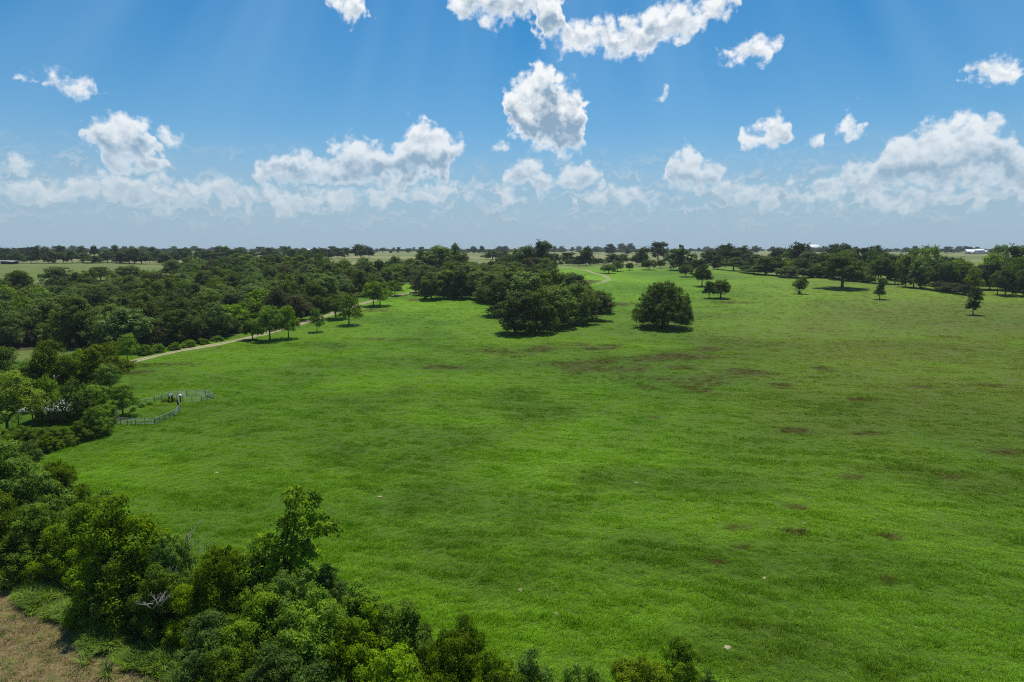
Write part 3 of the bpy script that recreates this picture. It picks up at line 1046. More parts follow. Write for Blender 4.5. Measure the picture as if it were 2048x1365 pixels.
# --- trees along the near side of the dirt road
ROADT = [(505, 680, 640, 40, 'oak2', 'small tree at the left end of the row along the dirt road'), (540, 682, 612, 62, 'feather2', 'broad light green tree by the road, above the shaded verge'), (577, 678, 612, 46, 'feather0', 'light green tree by the road, right of the broad one'),
         (634, 664, 616, 32, 'light3', 'small slender tree by the road with a single stem'), (672, 638, 590, 50, 'oak0', 'tree behind the twin-stemmed one beside the dirt road'), (698, 650, 588, 50, 'light2', 'tree with two thin stems standing in the pasture beside the dirt road'),
         (747, 612, 566, 42, 'light1', 'slanting-stemmed tree where the dirt road comes into view'), (760, 612, 562, 50, 'light3', 'tree with a forked stem at the visible bend of the dirt road'), (790, 592, 560, 34, 'light0', 'small tree on the far side of the road bend')]
for px, py, top, w, k, lab in ROADT:
    plant_px('small_tree', k, px, py, top, w, lab, group='trees along the dirt road')

# --- the grove in the middle of the pasture
GROVE = [(1030, 668, 585, 75), (1070, 666, 580, 72), (1108, 655, 573, 74), (1152, 648, 568, 74), (1186, 640, 576, 60), (1203, 626, 582, 44), (1002, 632, 560, 66), (1045, 632, 545, 84), (1100, 622, 540, 84), (1142, 612, 547, 64),
         (985, 606, 547, 62), (1030, 597, 533, 72), (1075, 592, 529, 64), (862, 599, 545, 48), (888, 597, 541, 46), (922, 597, 537, 58), (955, 598, 541, 50), (978, 600, 545, 44), (842, 585, 556, 36), (905, 588, 524, 50), (940, 585, 530, 52)]
gorder = sorted(range(len(GROVE)), key=lambda i: GROVE[i][0])
for i, (px, py, top, w) in enumerate(GROVE):
    front = i < 6
    pool = [j for j in gorder if (j < 6) == front]
    lab = '%s tree from the left in the %s' % (ordinal(pool.index(i) + 1), 'front rank of the central grove' if front else 'central grove behind its front rank')
    plant_px('grove_tree', 'wood%d' % (i % 7), px, py, top, w * 1.1, lab, group='trees of the central grove')
plant_px('spreading_tree', 'spread0', 1326, 656, 566, 118, 'great round spreading dark tree standing alone in the pasture', rz=2.0)

# --- lone trees of the pasture
LONE = [(1404, 573, 529, 42, 'oak1', 'dark tree upper left of the small pair, beyond the great round tree'), (1418, 597, 563, 28, 'oak2', 'left one of the close small pair beyond the great round tree'), (1441, 597, 560, 42, 'oak4', 'right and wider one of the close small pair beyond the great round tree'),
        (1599, 588, 555, 25, 'young0', 'young lopsided tree in the right pasture, left of the large tree with a shadow'), (1684, 577, 508, 86, 'oak3', 'large tree with thick pale trunk and dark shadow before the right treeline'),
        (1759, 599, 556, 21, 'young1', 'narrow young tree between the large shaded tree and the rightmost one'), (1946, 630, 574, 28, 'young2', 'nearest narrow dark young tree in the right pasture'),
        (1948, 588, 537, 34, 'feather4', 'pale vine-hung tree directly behind the nearest narrow young tree')]
for px, py, top, w, k, lab in LONE:
    plant_px('pasture_tree', k, px, py, top, w, lab, rz=0.0 if k.startswith('young') else 1.0)

# --- scattered trees of the rise beyond the grove
RISE = [(1372, 554, 530, 29, 'round0', 'clipped-looking round dark tree left of the tree above the small pair'), (1217, 547.5, 529, 31, 'round1', 'wide low round tree just right of the sandy track'), (1235, 543, 523, 24, 'round0', 'taller round tree touching the wide low one by the track'),
        (1259, 541.5, 526, 15, 'round1', 'smallest round tree between the track trees and the wide one'), (1298, 540, 520, 29, 'round0', 'wide round tree below the tall trees of the rise'), (1321, 537, 520, 18, 'round1', 'small round tree right of the wide one on the rise'),
        (1358, 541, 496, 56, 'far1', 'large pale green tree crowning the rise under the flagpole'), (1395, 548, 518, 34, 'oak0', 'tree at the right foot of the large pale tree'), (1284, 533, 494, 30, 'far2', 'tall tree on the rise, left of the flagpole'),
        (1272, 530, 510, 26, 'far0', 'tree leaning on the left side of the tall tree of the rise'), (1172, 532, 493, 32, 'far3', 'tall tree left of the utility pole'), (1158, 532, 512, 24, 'far4', 'small tree at the left foot of the tall tree near the pole'),
        (1225, 530, 508, 40, 'far1', 'broad tree on the rise right of the utility pole'), (1246, 529, 508, 28, 'far2', 'tree joined to the right of the broad one on the rise'), (1340, 528, 508, 30, 'far0', 'tree behind the large pale tree, to its left'),
        (1316, 520, 484, 44, 'far4', 'tall dark tree breaking the skyline left of the flag'), (1220, 510, 488, 26, 'far1', 'rounded tree breaking the skyline above the rise'), (1244, 506, 487, 24, 'far3', 'left of two rounded trees breaking the skyline'),
        (1261, 506, 487, 20, 'far0', 'right of two rounded trees breaking the skyline'), (1255, 512, 497, 12, 'far2', 'small tree in the tan field below the two skyline trees'), (1135, 527, 505, 34, 'far4', 'round tree left of the tall tree by the pole'), (1110, 528, 507, 28, 'far2', 'tree at the right end of the tall clump'),
        (1190, 530, 516, 18, 'far3', 'small tree below the utility pole'), (1200, 529, 517, 16, 'far1', 'small tree right below the utility pole'), (1420, 530, 500, 40, 'far3', 'tree right of the large pale tree crowning the rise')]
for px, py, top, w, k, lab in RISE:
    plant_px('rise_tree', k, px, py, top, w, lab, group='scattered trees on the rise')
TALL = [(1084, 545, 482, 52, 'far4', 'tallest dark tree with a ragged top on the skyline behind the grove'), (1055, 545, 492, 50, 'far1', 'tall tree joined to the left of the tallest ragged one'), (1030, 540, 500, 44, 'wood3', 'tree at the left foot of the tall skyline clump'), (1066, 550, 515, 40, 'brown0', 'greyish-brown tree below the tall skyline clump'),
        (880, 556, 492, 62, 'wood2', 'broad tall tree above the wood behind the road bend'), (908, 540, 487, 32, 'far3', 'slim tall skyline tree right of the broad one above the wood'), (850, 556, 500, 44, 'wood4', 'tall tree left of the broad one above the wood'), (920, 550, 506, 46, 'wood5', 'tall tree right of the broad one above the wood'),
        (722, 517, 489, 40, 'far0', 'tall clump tree in the far field above the road bend'), (738, 517, 494, 26, 'far2', 'right-hand tree of the clump in the far field'), (676, 517, 496, 32, 'far1', 'rounded tree in the far field left of the tall clump'), (695, 514, 496, 20, 'far4', 'small tree between the rounded one and the tall clump'),
        (985, 519, 500, 44, 'far1', 'wide dark clump tree in the field left of the tallest skyline tree'), (1008, 519, 502, 24, 'far3', 'right part tree of the wide dark clump in the field')]
for px, py, top, w, k, lab in TALL:
    plant_px('skyline_tree', k, px, py, top, w, lab, group='tall trees behind the woods')
BUSH = [(1062, 531, 519, 15), (1076, 532, 522, 11), (1095, 531, 522, 12), (1108, 531.5, 522, 12), (1122, 532, 522, 11), (1136, 532, 519, 15), (1148, 532, 521, 13), (1160, 532.5, 520, 14)]
for i, (px, py, top, w) in enumerate(BUSH):
    plant_px('clipped_bush', 'round%d' % (i % 2), px, py, top, w, 'small rounded bush above the sandy track, %s from the left' % ordinal(i + 1), cat='bush', group='row of bushes above the sandy track')

# --- woods left of the road: every canopy tree its own object
def fill_wood(poly, space, seed, keep):
    r = random.Random(seed)
    xs_, ys_ = [q.x for q in poly], [q.y for q in poly]
    out = []
    cand = [(r.uniform(min(xs_), max(xs_)), r.uniform(min(ys_), max(ys_))) for _ in range(9000)]
    ca = np.array(cand)
    for (x, y), ins in zip(cand, in_poly(ca[:, 0], ca[:, 1], poly)):
        if not ins:
            continue
        s = space * (1 + max(0, y - 330) / 700)
        if all((x - a) ** 2 + (y - b) ** 2 > s * s for a, b in out) and keep(x, y):
            out.append((x, y))
    return out


def label_wood(pts, phrase, rows=7):
    """row by depth from the front edge, then rank from the left"""
    ys_ = sorted(p[1] for p in pts)
    labs = {}
    per = max(1, math.ceil(len(pts) / rows))
    by = sorted(range(len(pts)), key=lambda i: pts[i][1])
    for rI in range(rows):
        ids = by[rI * per:(rI + 1) * per]
        ids.sort(key=lambda i: pts[i][0] / pts[i][1])
        for k, i in enumerate(ids):
            labs[i] = '%s tree from left, %s row of %s' % (ordinal(k + 1), ['nearest', 'second', 'third', 'fourth', 'fifth', 'sixth', 'farthest'][rI if rI < rows - 1 else 6], phrase)
    return labs


WA = fill_wood(WOOD_A, 11.6, 21, lambda x, y: -.86 < x / y < .2)
labs = label_wood(WA, 'dark wood beyond dirt road')
wr = random.Random(33)
for i, (x, y) in enumerate(WA):
    b = Vector((x, y, float(height(x, y))))
    h = wr.uniform(10.5, 18.5) * (1.0 if y < 420 else .88)
    k = 'wood%d' % wr.randrange(7)
    q = wr.random()
    if q < .06:
        k = 'brown0'
    elif q < .22:
        k = 'light%d' % wr.randrange(4)
    plant('wood_tree', k, b, h, wr.uniform(11, 17), labs[i], group='trees of the dark wood beyond the road')
WB = fill_wood(WOOD_B, 11.0, 22, lambda x, y: True)
labs = label_wood(WB, 'wood behind road bend', 4)
for i, (x, y) in enumerate(WB):
    b = Vector((x, y, float(height(x, y))))
    plant('wood_tree', 'wood%d' % wr.randrange(7) if wr.random() > .1 else 'brown0', b, wr.uniform(10, 15.5), wr.uniform(12, 17), labs[i], group='trees of the wood behind the road bend')
# understorey that closes the wood's front edge
FE = [(0, 697), (60, 697), (120, 694), (190, 692), (240, 700), (265, 706), (330, 697), (400, 685), (450, 676), (500, 662), (560, 648), (600, 636)]
us = []
for i in range(30):
    t = i / 29 * (len(FE) - 1)
    j = min(int(t), len(FE) - 2)
    f = t - j
    us.append((FE[j][0] + (FE[j + 1][0] - FE[j][0]) * f, FE[j][1] + (FE[j + 1][1] - FE[j][1]) * f - 5))
for i, (px, py) in enumerate(us):
    plant_px('understorey_shrub', 'wood%d' % (i % 7) if i % 3 else 'brown0', px, py, py - wr.uniform(22, 46), wr.uniform(34, 52), 'leafy shrub at the foot of the dark wood, %s from the left' % ordinal(i + 1), cat='shrub', group='shrubs at the foot of the dark wood')

# --- trees in and beyond the left field
LF = [(35, 578, 543, 50, 'wood0', 'round dark tree at the left end of the left field'), (122, 574, 534, 70, 'wood1', 'broad tree in front of the left field, second of its row'), (202, 562, 534, 42, 'round0', 'round dark tree in front of the left field, left of a wider one'),
      (256, 562, 532, 62, 'wood5', 'wide grey-green tree in front of the bright corner of the left field'), (345, 552, 520, 42, 'wood2', 'tree right of the bright corner of the left field'), (150, 572, 545, 36, 'wood4', 'tree at the right side of the broad one before the left field')]
for px, py, top, w, k, lab in LF:
    plant_px('field_tree', k, px, py, top, w, lab, group='trees in front of the left field')
tl = []
x = -40
while x < 650:
    tl.append((x, 527.5 + wr.uniform(-2, 1), wr.uniform(497, 514), wr.uniform(18, 42), 0))
    x += wr.uniform(9, 26)
x = -40
while x < 660:
    tl.append((x, 518 + wr.uniform(-1.5, 1), wr.uniform(490, 504), wr.uniform(18, 40), 1))
    x += wr.uniform(10, 30)
for row in (0, 1):
    rr = [q for q in tl if q[4] == row]
    for i, (px, py, top, w, _) in enumerate(rr):
        plant_px('treeline_tree', 'far%d' % wr.randrange(5), px, py, top, w, '%s tree from left, %s of treeline behind the left field' % (ordinal(i + 1), 'front row' if row == 0 else 'back row'), group='treeline behind the left field')

# --- treeline on the right of the pasture
BX = np.array([1430, 1540, 1600, 1700, 1800, 1930, 2080])
BY = np.array([537, 552, 556, 560, 572, 586, 596])
rows = []
for row, (dy, t0, t1, w0, w1, st) in enumerate(((0, 518, 530, 34, 50, 23), (-9, 506, 518, 40, 56, 27), (-18, 497, 509, 40, 54, 27))):
    x = 1436 + row * 7
    while x < 2085:
        gap = 1726 < x < 1752 if row < 2 else False
        gap = gap or (1950 < x < 1985 and row == 0)
        if not gap:
            by = float(np.interp(x, BX, BY)) + dy + wr.uniform(-2.5, 1.5)
            rows.append((row, x, by, wr.uniform(t0 - 6, t1 + 8) + (x > 1900) * 14 - (x < 1500) * 4, wr.uniform(w0 * .7, w1 * 1.15)))
        x += wr.uniform(st * .45, st * 1.4)
RW = ('front row', 'middle row', 'back row')
for row in range(3):
    rr = [q for q in rows if q[0] == row]
    for i, (_, px, py, top, w) in enumerate(rr):
        k = (('oak%d' % wr.randrange(5)) if wr.random() < .5 else ('wood%d' % wr.randrange(7))) if row == 0 else ('far%d' % wr.randrange(5) if wr.random() < .7 else 'light%d' % wr.randrange(4))
        plant_px('treeline_tree', k, px, py, top, w, '%s tree from left, %s of treeline right of the pasture' % (ordinal(i + 1), RW[row]), group='treeline right of the pasture')
HI = [(1598, 540, 485, 40, 'far3', 'tall ragged tree breaking the skyline left of the red-and-white roof'), (1668, 520, 488, 36, 'far1', 'dark skyline tree right of the red-and-white roof'), (1690, 520, 487, 34, 'far2', 'second dark skyline tree right of the red-and-white roof'), (1750, 520, 491, 30, 'far0', 'round skyline tree in the right distance'),
      (1994, 550, 490, 36, 'light1', 'tall pale tree right of the distant white farmhouse'), (2030, 560, 490, 50, 'far4', 'dark tree at the right edge beyond the white farmhouse'), (1480, 528, 492, 46, 'far2', 'dark skyline tree right of the flagpole'), (1450, 530, 488, 44, 'far3', 'tall tree between the flagpole and the right treeline'), (1560, 525, 495, 34, 'far0', 'skyline tree left of the tall ragged one')]
for px, py, top, w, k, lab in HI:
    plant_px('skyline_tree', k, px, py, top, w, lab, group='tall trees behind the right treeline')
for i, (px, py, top, w) in enumerate([(1705, 563, 552, 40), (1735, 566, 556, 30), (1900, 586, 566, 40), (1930, 590, 570, 40), (1880, 583, 562, 34)]):
    plant_px('dry_brush', 'brown0', px, py, top, w, 'grey-brown dry brush at the foot of the right treeline, %s from the left' % ordinal(i + 1), cat='brush', group='dry brush at the right treeline')

# --- the countryside on the horizon
hz = []
x = -30
while x < 2080:
    py = wr.uniform(503.5, 508)
    tp = wr.uniform(491.5, 500)
    hz.append((x, py, tp, (py - tp) * wr.uniform(.8, 1.7)))
    x += wr.uniform(5, 24)
for i, (px, py, top, w) in enumerate(hz):
    plant_px('horizon_tree', 'far%d' % wr.randrange(5), px, py, top, w, '%s small dark tree from the left along the horizon' % ordinal(i + 1), group='trees along the horizon')


def scatter_mesh(name, pts, scl, rots, src, tilt=None):
    """join many transformed copies of a small mesh into one (numpy)"""
    co = np.empty(len(src.vertices) * 3, np.float32)
    src.vertices.foreach_get('co', co)
    co = co.reshape(-1, 3)
    lt = np.empty(len(src.polygons), np.int32)
    src.polygons.foreach_get('loop_total', lt)
    li = np.empty(len(src.loops), np.int32)
    src.loops.foreach_get('vertex_index', li)
    n, nv = len(pts), len(co)
    c, s = np.cos(rots), np.sin(rots)
    V = np.empty((n, nv, 3), np.float32)
    V[:, :, 0] = (co[None, :, 0] * c[:, None] - co[None, :, 1] * s[:, None]) * scl[:, :1] + pts[:, :1]
    V[:, :, 1] = (co[None, :, 0] * s[:, None] + co[None, :, 1] * c[:, None]) * scl[:, :1] + pts[:, 1:2]
    V[:, :, 2] = co[None, :, 2] * scl[:, 1:2] + pts[:, 2:3]
    I = (li[None, :] + (np.arange(n) * nv)[:, None]).ravel()
    return V.reshape(-1, 3), I, np.tile(lt, n)


def distant_wood():
    """far-off woods that read as one mass along the horizon"""
    rs = np.random.RandomState(9)
    lb = oak_lobes(rs, 14, 15, 5, .3)
    src = crown_mesh('distant_crown', rs, lb, 40, 7, 2.2, 2.4, M['leaf_far'], fill=.1)
    pts = []
    for (y0, y1, n) in ((2100, 2400, 420), (3000, 3300, 620), (4300, 4700, 800), (6500, 6900, 900)):
        y = rs.uniform(y0, y1, n)
        x = rs.uniform(-.85, .85, n) * y
        m = (np.sin(x / 210 + y0) + np.sin(x / 90 + 2 * y0)) > (-1.1 if y0 > 4000 else -.2)
        pts.append(np.stack([x, y + 120 * np.sin(x / 400), np.zeros(n)], 1)[m])
    P = np.concatenate(pts)
    P[:, 2] = height(P[:, 0], P[:, 1])
    sc = np.stack([rs.uniform(.9, 1.7, len(P)), rs.uniform(.6, .95, len(P))], 1)
    V, I, T = scatter_mesh('distant_woodland', P, sc, rs.uniform(0, 6.28, len(P)), src)
    tag(obj('distant_woodland', mesh_from('distant_woodland', V, I, T, M['leaf_far'])), 'far-off dark woods running along the horizon', 'woodland', kind='stuff')


distant_wood()

# ------------------------------------------------------------------ corral
M['steel'] = simple_mat('steel', (.36, .39, .37), .5, .4, .2, .2, 8)
M['dark_steel'] = simple_mat('dark_steel', (.075, .080, .075), .6, .3, .3, .3, 8)
M['white_paint'] = simple_mat('white_paint', (.78, .78, .75), .5, .4, 0, .06, 4)
RAIL = MB().tube([(0, 0, 0), (1, 0, 0)], .038, 6).mesh('rail', M['steel'], True)
POST = MB().tube([(0, 0, -.15), (0, 0, 1.50)], .055, 6).mesh('post', M['dark_steel'], True)


def chain(pts, label, n0=0, maxlen=3.3):
    """free-standing steel panels set end to end along a polyline of photo pixels"""
    W = [ground_at(*q) for q in pts]
    segs = []
    for a, b in zip(W[:-1], W[1:]):
        n = max(1, round((b - a).length / maxlen))
        for k in range(n):
            segs.append((a.lerp(b, k / n), a.lerp(b, (k + 1) / n)))
    for i, (a, b) in enumerate(segs):
        d = b - a
        L = math.hypot(d.x, d.y) - .05
        e = obj('corral_panel', None, loc=(a.x, a.y, float(height(a.x, a.y))), rz=math.atan2(d.y, d.x))
        for z in (.28, .56, .84, 1.12, 1.42):
            obj('rail', RAIL, e, (0, 0, z), scale=(L, 1, 1))
        for x in (0, L / 2, L):
            obj('post', POST, e, (x, 0, 0))
        tag(e, label % ordinal(i + 1), 'fence panel', 'steel panels of the corral')


chain([(223, 841), (238, 823)], '%s steel panel of the short run at the left end of the round pen')
chain([(228, 847), (255, 850), (271, 850.5), (310, 850), (349, 834), (360, 822), (358, 810), (354, 799)], '%s steel panel from the left along the near side of the round pen')
chain([(275, 814), (310, 806), (337, 797)], '%s steel panel from the left along the back of the round pen')
chain([(366, 805.5), (403, 805), (428, 797)], '%s steel panel along the near side of the small square pen')
chain([(337, 797), (374, 793.5), (411, 791.5), (428, 797)], '%s steel panel along the far side of the small square pen')


def chute(b):
    e = obj('cattle_chute', None, loc=b, rz=.5, scale=(1, 1, .78))
    for sx in (-.45, .45):
        side = MB()
        for z in (.35, .7, 1.05, 1.4, 1.7):
            side.box((sx - .03, -1.5, z), (sx + .03, 1.5, z + .16))
        obj('side_wall', side.mesh('side_wall', M['dark_steel']), e)
        for y in (-1.45, 0, 1.45):
            obj('post', MB().box((sx - .06, y - .06, -.1), (sx + .06, y + .06, 2.0)).mesh('post', M['dark_steel']), e)
    obj('head_gate', MB().box((-.42, 1.5, .2), (-.08, 1.56, 1.9)).box((.08, 1.5, .2), (.42, 1.56, 1.9)).box((-.5, 1.5, 1.9), (.5, 1.58, 2.05)).mesh('head_gate', M['steel']), e)
    obj('roof_bar', MB().box((-.5, -1.5, 1.98), (.5, -1.38, 2.06)).box((-.5, -.06, 1.98), (.5, .06, 2.06)).mesh('roof_bar', M['dark_steel']), e)
    tag(e, 'dark steel cattle chute between the round pen and the square pen', 'cattle chute')


chute(ground_at(342, 803))
b = ground_at(361, 806)
e = obj('gate_post', None, loc=b)
obj('post', MB().tube([(0, 0, -.2), (0, 0, 1.7)], .16, 10).mesh('post', M['dark_steel'], True), e)
obj('cap', MB().tube([(0, 0, 1.7), (0, 0, 1.78), (0, 0, 1.98)], [.36, .38, .30], 12).mesh('cap', M['white_paint'], True), e)
tag(e, 'dark gate post with a white cap where the two pens meet', 'post')
for i, (px, py, top, w) in enumerate([(330, 804, 797, 16), (346, 804, 796, 12), (300, 810, 806, 12), (284, 815, 810, 12), (266, 822, 815, 14)]):
    plant_px('pen_shrub', 'shrub%d' % i, px, py, top, w, 'low dark shrub growing along the inside of the pen back, %s from the left' % ordinal([5, 4, 3, 2, 1].index(5 - i) + 1 if False else 5 - sorted([330, 346, 300, 284, 266], reverse=True).index(px)), cat='shrub', group='shrubs inside the pen')

# ------------------------------------------------------------------ tin-roofed shed
def tin_mat():
    m, g = new_mat('tin')
    pos = g.n('ShaderNodeNewGeometry').outputs['Position']
    n = g.noise(pos, 1.2, 5, .65)
    c = g.mix(g.ramp(n, .52, .70), (.26, .27, .28), (.14, .085, .055))
    finish(g, principled(g, c, .5, .5, .35))
    return m


M['tin'] = tin_mat()
M['old_board'] = simple_mat('old_board', (.105, .090, .075), .9, .15, 0, .35, 5)


def corrugated(name, w, l, t, mat, amp=.025, nw=8):
    """one corrugated sheet: w across, l along +Y, with thickness"""
    n = nw * 4
    V, F = [], []
    for zoff in (0, -t):
        for y in (0, l):
            for i in range(n + 1):
                V.append((w * i / n, y, zoff + amp * math.sin(2 * math.pi * nw * i / n)))
    r = n + 1
    for i in range(n):
        F.append((i, i + 1, r + i + 1, r + i))
        F.append((2 * r + i + 1, 2 * r + i, 3 * r + i, 3 * r + i + 1))
        F.append((i + 1, i, 2 * r + i, 2 * r + i + 1))
        F.append((r + i, r + i + 1, 3 * r + i + 1, 3 * r + i))
    return mesh_from(name, V, [q for f in F for q in f], [4] * len(F), mat)


def shed():
    b = ground_at(95, 852)
    e = obj('tin_shed', None, loc=b, rz=.10)
    W, Dp, H0, H1 = 12.0, 6.5, 3.1, 4.1
    n = 10
    sl = math.atan2(H1 - H0, Dp)
    L = math.hypot(Dp, H1 - H0) + .5
    sh = corrugated('roof_sheet', W / n + .04, L, .012, M['tin'])
    for k in range(n):
        o = obj('roof_sheet', sh, e, (-W / 2 + k * W / n, -.25, H0 - .06 + (k % 2) * .02))
        o.rotation_euler = (sl, 0, 0)
    for x in np.linspace(-W / 2 + .3, W / 2 - .3, 5):
        obj('post', MB().box((x - .09, .1, -.2), (x + .09, .28, H0)).mesh('post', M['old_board']), e)
        obj('post', MB().box((x - .09, Dp - .3, -.2), (x + .09, Dp - .12, H1 - .1)).mesh('post', M['old_board']), e)
    obj('beam', MB().box((-W / 2, .08, H0 - .22), (W / 2, .30, H0 - .08)).mesh('beam', M['old_board']), e)
    bd = MB().box((0, 0, 0), (.26, .04, H1 - .25)).mesh('board', M['old_board'])
    for k in range(42):
        obj('board', bd, e, (-W / 2 + k * .285, Dp - .08 + .012 * (k % 3), 0))
    tag(e, 'low open-fronted shed with a rusting tin roof half hidden among the left trees', 'shed')


shed()

# ------------------------------------------------------------------ distant buildings
M['white_roof'] = simple_mat('white_roof', (.74, .75, .75), .45, .4, 0, .05, .5)
M['red_roof'] = simple_mat('red_roof', (.34, .10, .07), .6, .3, 0, .15, .5)
M['cream_wall'] = simple_mat('cream_wall', (.52, .46, .37), .85, .2, 0, .1, .5)
M['glass'] = simple_mat('glass', (.035, .045, .055), .12, .6, 0, .1, 1)


def gable(e, x0, x1, y0, y1, z0, z1, zr, roofmat, wallmat, along='x'):
    """a block with a pitched roof; walls, roof and a few windows as parts"""
    if along == 'x':
        ym = (y0 + y1) / 2
        w = MB().poly([(x0, y0, z0), (x1, y0, z0), (x1, y1, z0), (x0, y1, z0), (x0, y0, z1), (x1, y0, z1), (x1, y1, z1), (x0, y1, z1), (x0, ym, zr), (x1, ym, zr)],
                      [(0, 1, 5, 4), (2, 3, 7, 6), (1, 2, 6, 9, 5), (3, 0, 4, 8, 7)])
        o = .5
        r = MB().poly([(x0 - o, y0 - o, z1 - .2), (x1 + o, y0 - o, z1 - .2), (x1 + o, ym, zr + .15), (x0 - o, ym, zr + .15), (x1 + o, y1 + o, z1 - .2), (x0 - o, y1 + o, z1 - .2),
                       (x0 - o, y0 - o, z1 - .45), (x1 + o, y0 - o, z1 - .45), (x1 + o, ym, zr - .1), (x0 - o, ym, zr - .1), (x1 + o, y1 + o, z1 - .45), (x0 - o, y1 + o, z1 - .45)],
                      [(0, 1, 2, 3), (3, 2, 4, 5), (7, 6, 9, 8), (8, 9, 11, 10), (0, 6, 7, 1), (4, 10, 11, 5), (1, 7, 8, 2), (2, 8, 10, 4), (3, 9, 6, 0), (5, 11, 9, 3)])
    else:
        xm = (x0 + x1) / 2
        w = MB().poly([(x0, y0, z0), (x1, y0, z0), (x1, y1, z0), (x0, y1, z0), (x0, y0, z1), (x1, y0, z1), (x1, y1, z1), (x0, y1, z1), (xm, y0, zr), (xm, y1, zr)],
                      [(0, 1, 5, 8, 4), (2, 3, 7, 9, 6), (1, 2, 6, 5), (3, 0, 4, 7)])
        o = .5
        r = MB().poly([(x0 - o, y0 - o, z1 - .2), (xm, y0 - o, zr + .15), (xm, y1 + o, zr + .15), (x0 - o, y1 + o, z1 - .2), (x1 + o, y0 - o, z1 - .2), (x1 + o, y1 + o, z1 - .2),
                       (x0 - o, y0 - o, z1 - .45), (xm, y0 - o, zr - .1), (xm, y1 + o, zr - .1), (x0 - o, y1 + o, z1 - .45), (x1 + o, y0 - o, z1 - .45), (x1 + o, y1 + o, z1 - .45)],
                      [(0, 1, 2, 3), (1, 4, 5, 2), (6, 9, 8, 7), (7, 8, 11, 10), (0, 6, 7, 1), (1, 7, 10, 4), (3, 2, 8, 9), (2, 5, 11, 8), (0, 3, 9, 6), (4, 10, 11, 5)])
    obj('wall', w.mesh('wall', wallmat), e)
    obj('roof', r.mesh('roof', roofmat), e)


def windows(e, xs_, y, z, w, h):
    me = MB().box((-w / 2, -.06, -h / 2), (w / 2, .06, h / 2)).mesh('window', M['glass'])
    for x in xs_:
        obj('window', me, e, (x, y, z))


def farmhouse():
    b = ground_at(1955, 508.5)
    s = depth_of(b) / FPX
    e = obj('farmhouse', None, loc=b, rz=-.15)
    u = s                                               # metres per photo pixel there
    gable(e, -20 * u, -2 * u, 0, 14, 0, 4 * u, 9 * u, M['white_roof'], M['cream_wall'])
    gable(e, -1.9 * u, 14 * u, 1, 15, 0, 7 * u, 10 * u, M['white_roof'], M['white_paint'])
    gable(e, 14.2 * u, 21 * u, -2, 10, 0, 4 * u, 7 * u, M['white_roof'], M['cream_wall'], 'y')
    gable(e, -12 * u, -4 * u, -7, -.6, 0, 3 * u, 7 * u, M['white_roof'], M['cream_wall'], 'y')
    windows(e, [1 * u, 4 * u, 7 * u, 10 * u], .9, 5 * u, 1.6 * u, 2 * u)
    windows(e, [-17 * u, -14.5 * u], -.1, 2 * u, 1.3 * u, 2 * u)
    obj('door', MB().box((4.5 * u, .86, 0), (6.5 * u, .98, 3 * u)).mesh('door', M['old_board']), e)
    tag(e, 'distant white farmhouse with bright metal roofs beyond the right treeline', 'house')


def barn(px, py, wpx, hpx, label, roof, wall, d=12, name='barn', rz=0.1):
    b = ground_at(px, py)
    u = depth_of(b) / FPX
    e = obj(name, None, loc=b, rz=rz)
    w = wpx * u / 2
    gable(e, -w, w, 0, d, 0, hpx * u * .55, hpx * u, roof, wall)
    windows(e, [-w * .5, w * .5], -.08, hpx * u * .3, w * .25, hpx * u * .25)
    obj('door', MB().box((-w * .14, -.12, 0), (w * .14, -.02, hpx * u * .42)).mesh('door', M['old_board']), e)
    tag(e, label, 'barn')


farmhouse()
barn(1628, 505, 24, 15, 'white roof with a red gable edge showing above the right treeline', M['white_roof'], M['red_roof'], 20)
barn(616, 504, 9, 5.5, 'tiny white-roofed barn on the horizon left of centre', M['white_roof'], M['white_paint'], 14)
b = ground_at(8, 529)
e = obj('field_shelter', None, loc=b, rz=-.1)
u = depth_of(b) / FPX
for k in range(6):
    obj('post', MB().box((-20 * u + k * 7 * u, -.15, -.3), (-20 * u + k * 7 * u + .3, .15, 6 * u)).mesh('post', M['old_board']), e)
obj('roof', MB().poly([(-22 * u, -1, 6 * u), (20 * u, -1, 5 * u), (20 * u, 9, 6.4 * u), (-22 * u, 9, 7.4 * u), (-22 * u, -1, 6.5 * u), (20 * u, -1, 5.5 * u), (20 * u, 9, 6.9 * u), (-22 * u, 9, 7.9 * u)],
                      [(3, 2, 1, 0), (4, 5, 6, 7), (0, 1, 5, 4), (1, 2, 6, 5), (2, 3, 7, 6), (3, 0, 4, 7)]).mesh('roof', M['tin']), e)
obj('wall', MB().box((-20 * u, 8, -.2), (17 * u, 8.2, 5.6 * u)).mesh('wall', M['old_board']), e)
tag(e, 'low open field shelter at the left edge under the far treeline', 'shelter')

# flagpole and utility pole
b = ground_at(1357, 529)
h = height_for_top(b, 488.5)
e = obj('flagpole', None, loc=b)
obj('pole', MB().tube([(0, 0, -.5), (0, 0, h * .5), (0, 0, h)], [.22, .17, .10], 8).mesh('pole', M['white_paint'], True), e)
obj('finial', MB().tube([(0, 0, h), (0, 0, h + .15), (0, 0, h + .35), (0, 0, h + .45)], [.08, .2, .2, .05], 8).mesh('finial', M['white_paint'], True), e)
M['flag_blue'] = simple_mat('flag_blue', (.02, .035, .12), .8, .1, 0, .05, 2)
M['flag_white'] = simple_mat('flag_white', (.72, .72, .70), .8, .1, 0, .03, 2)


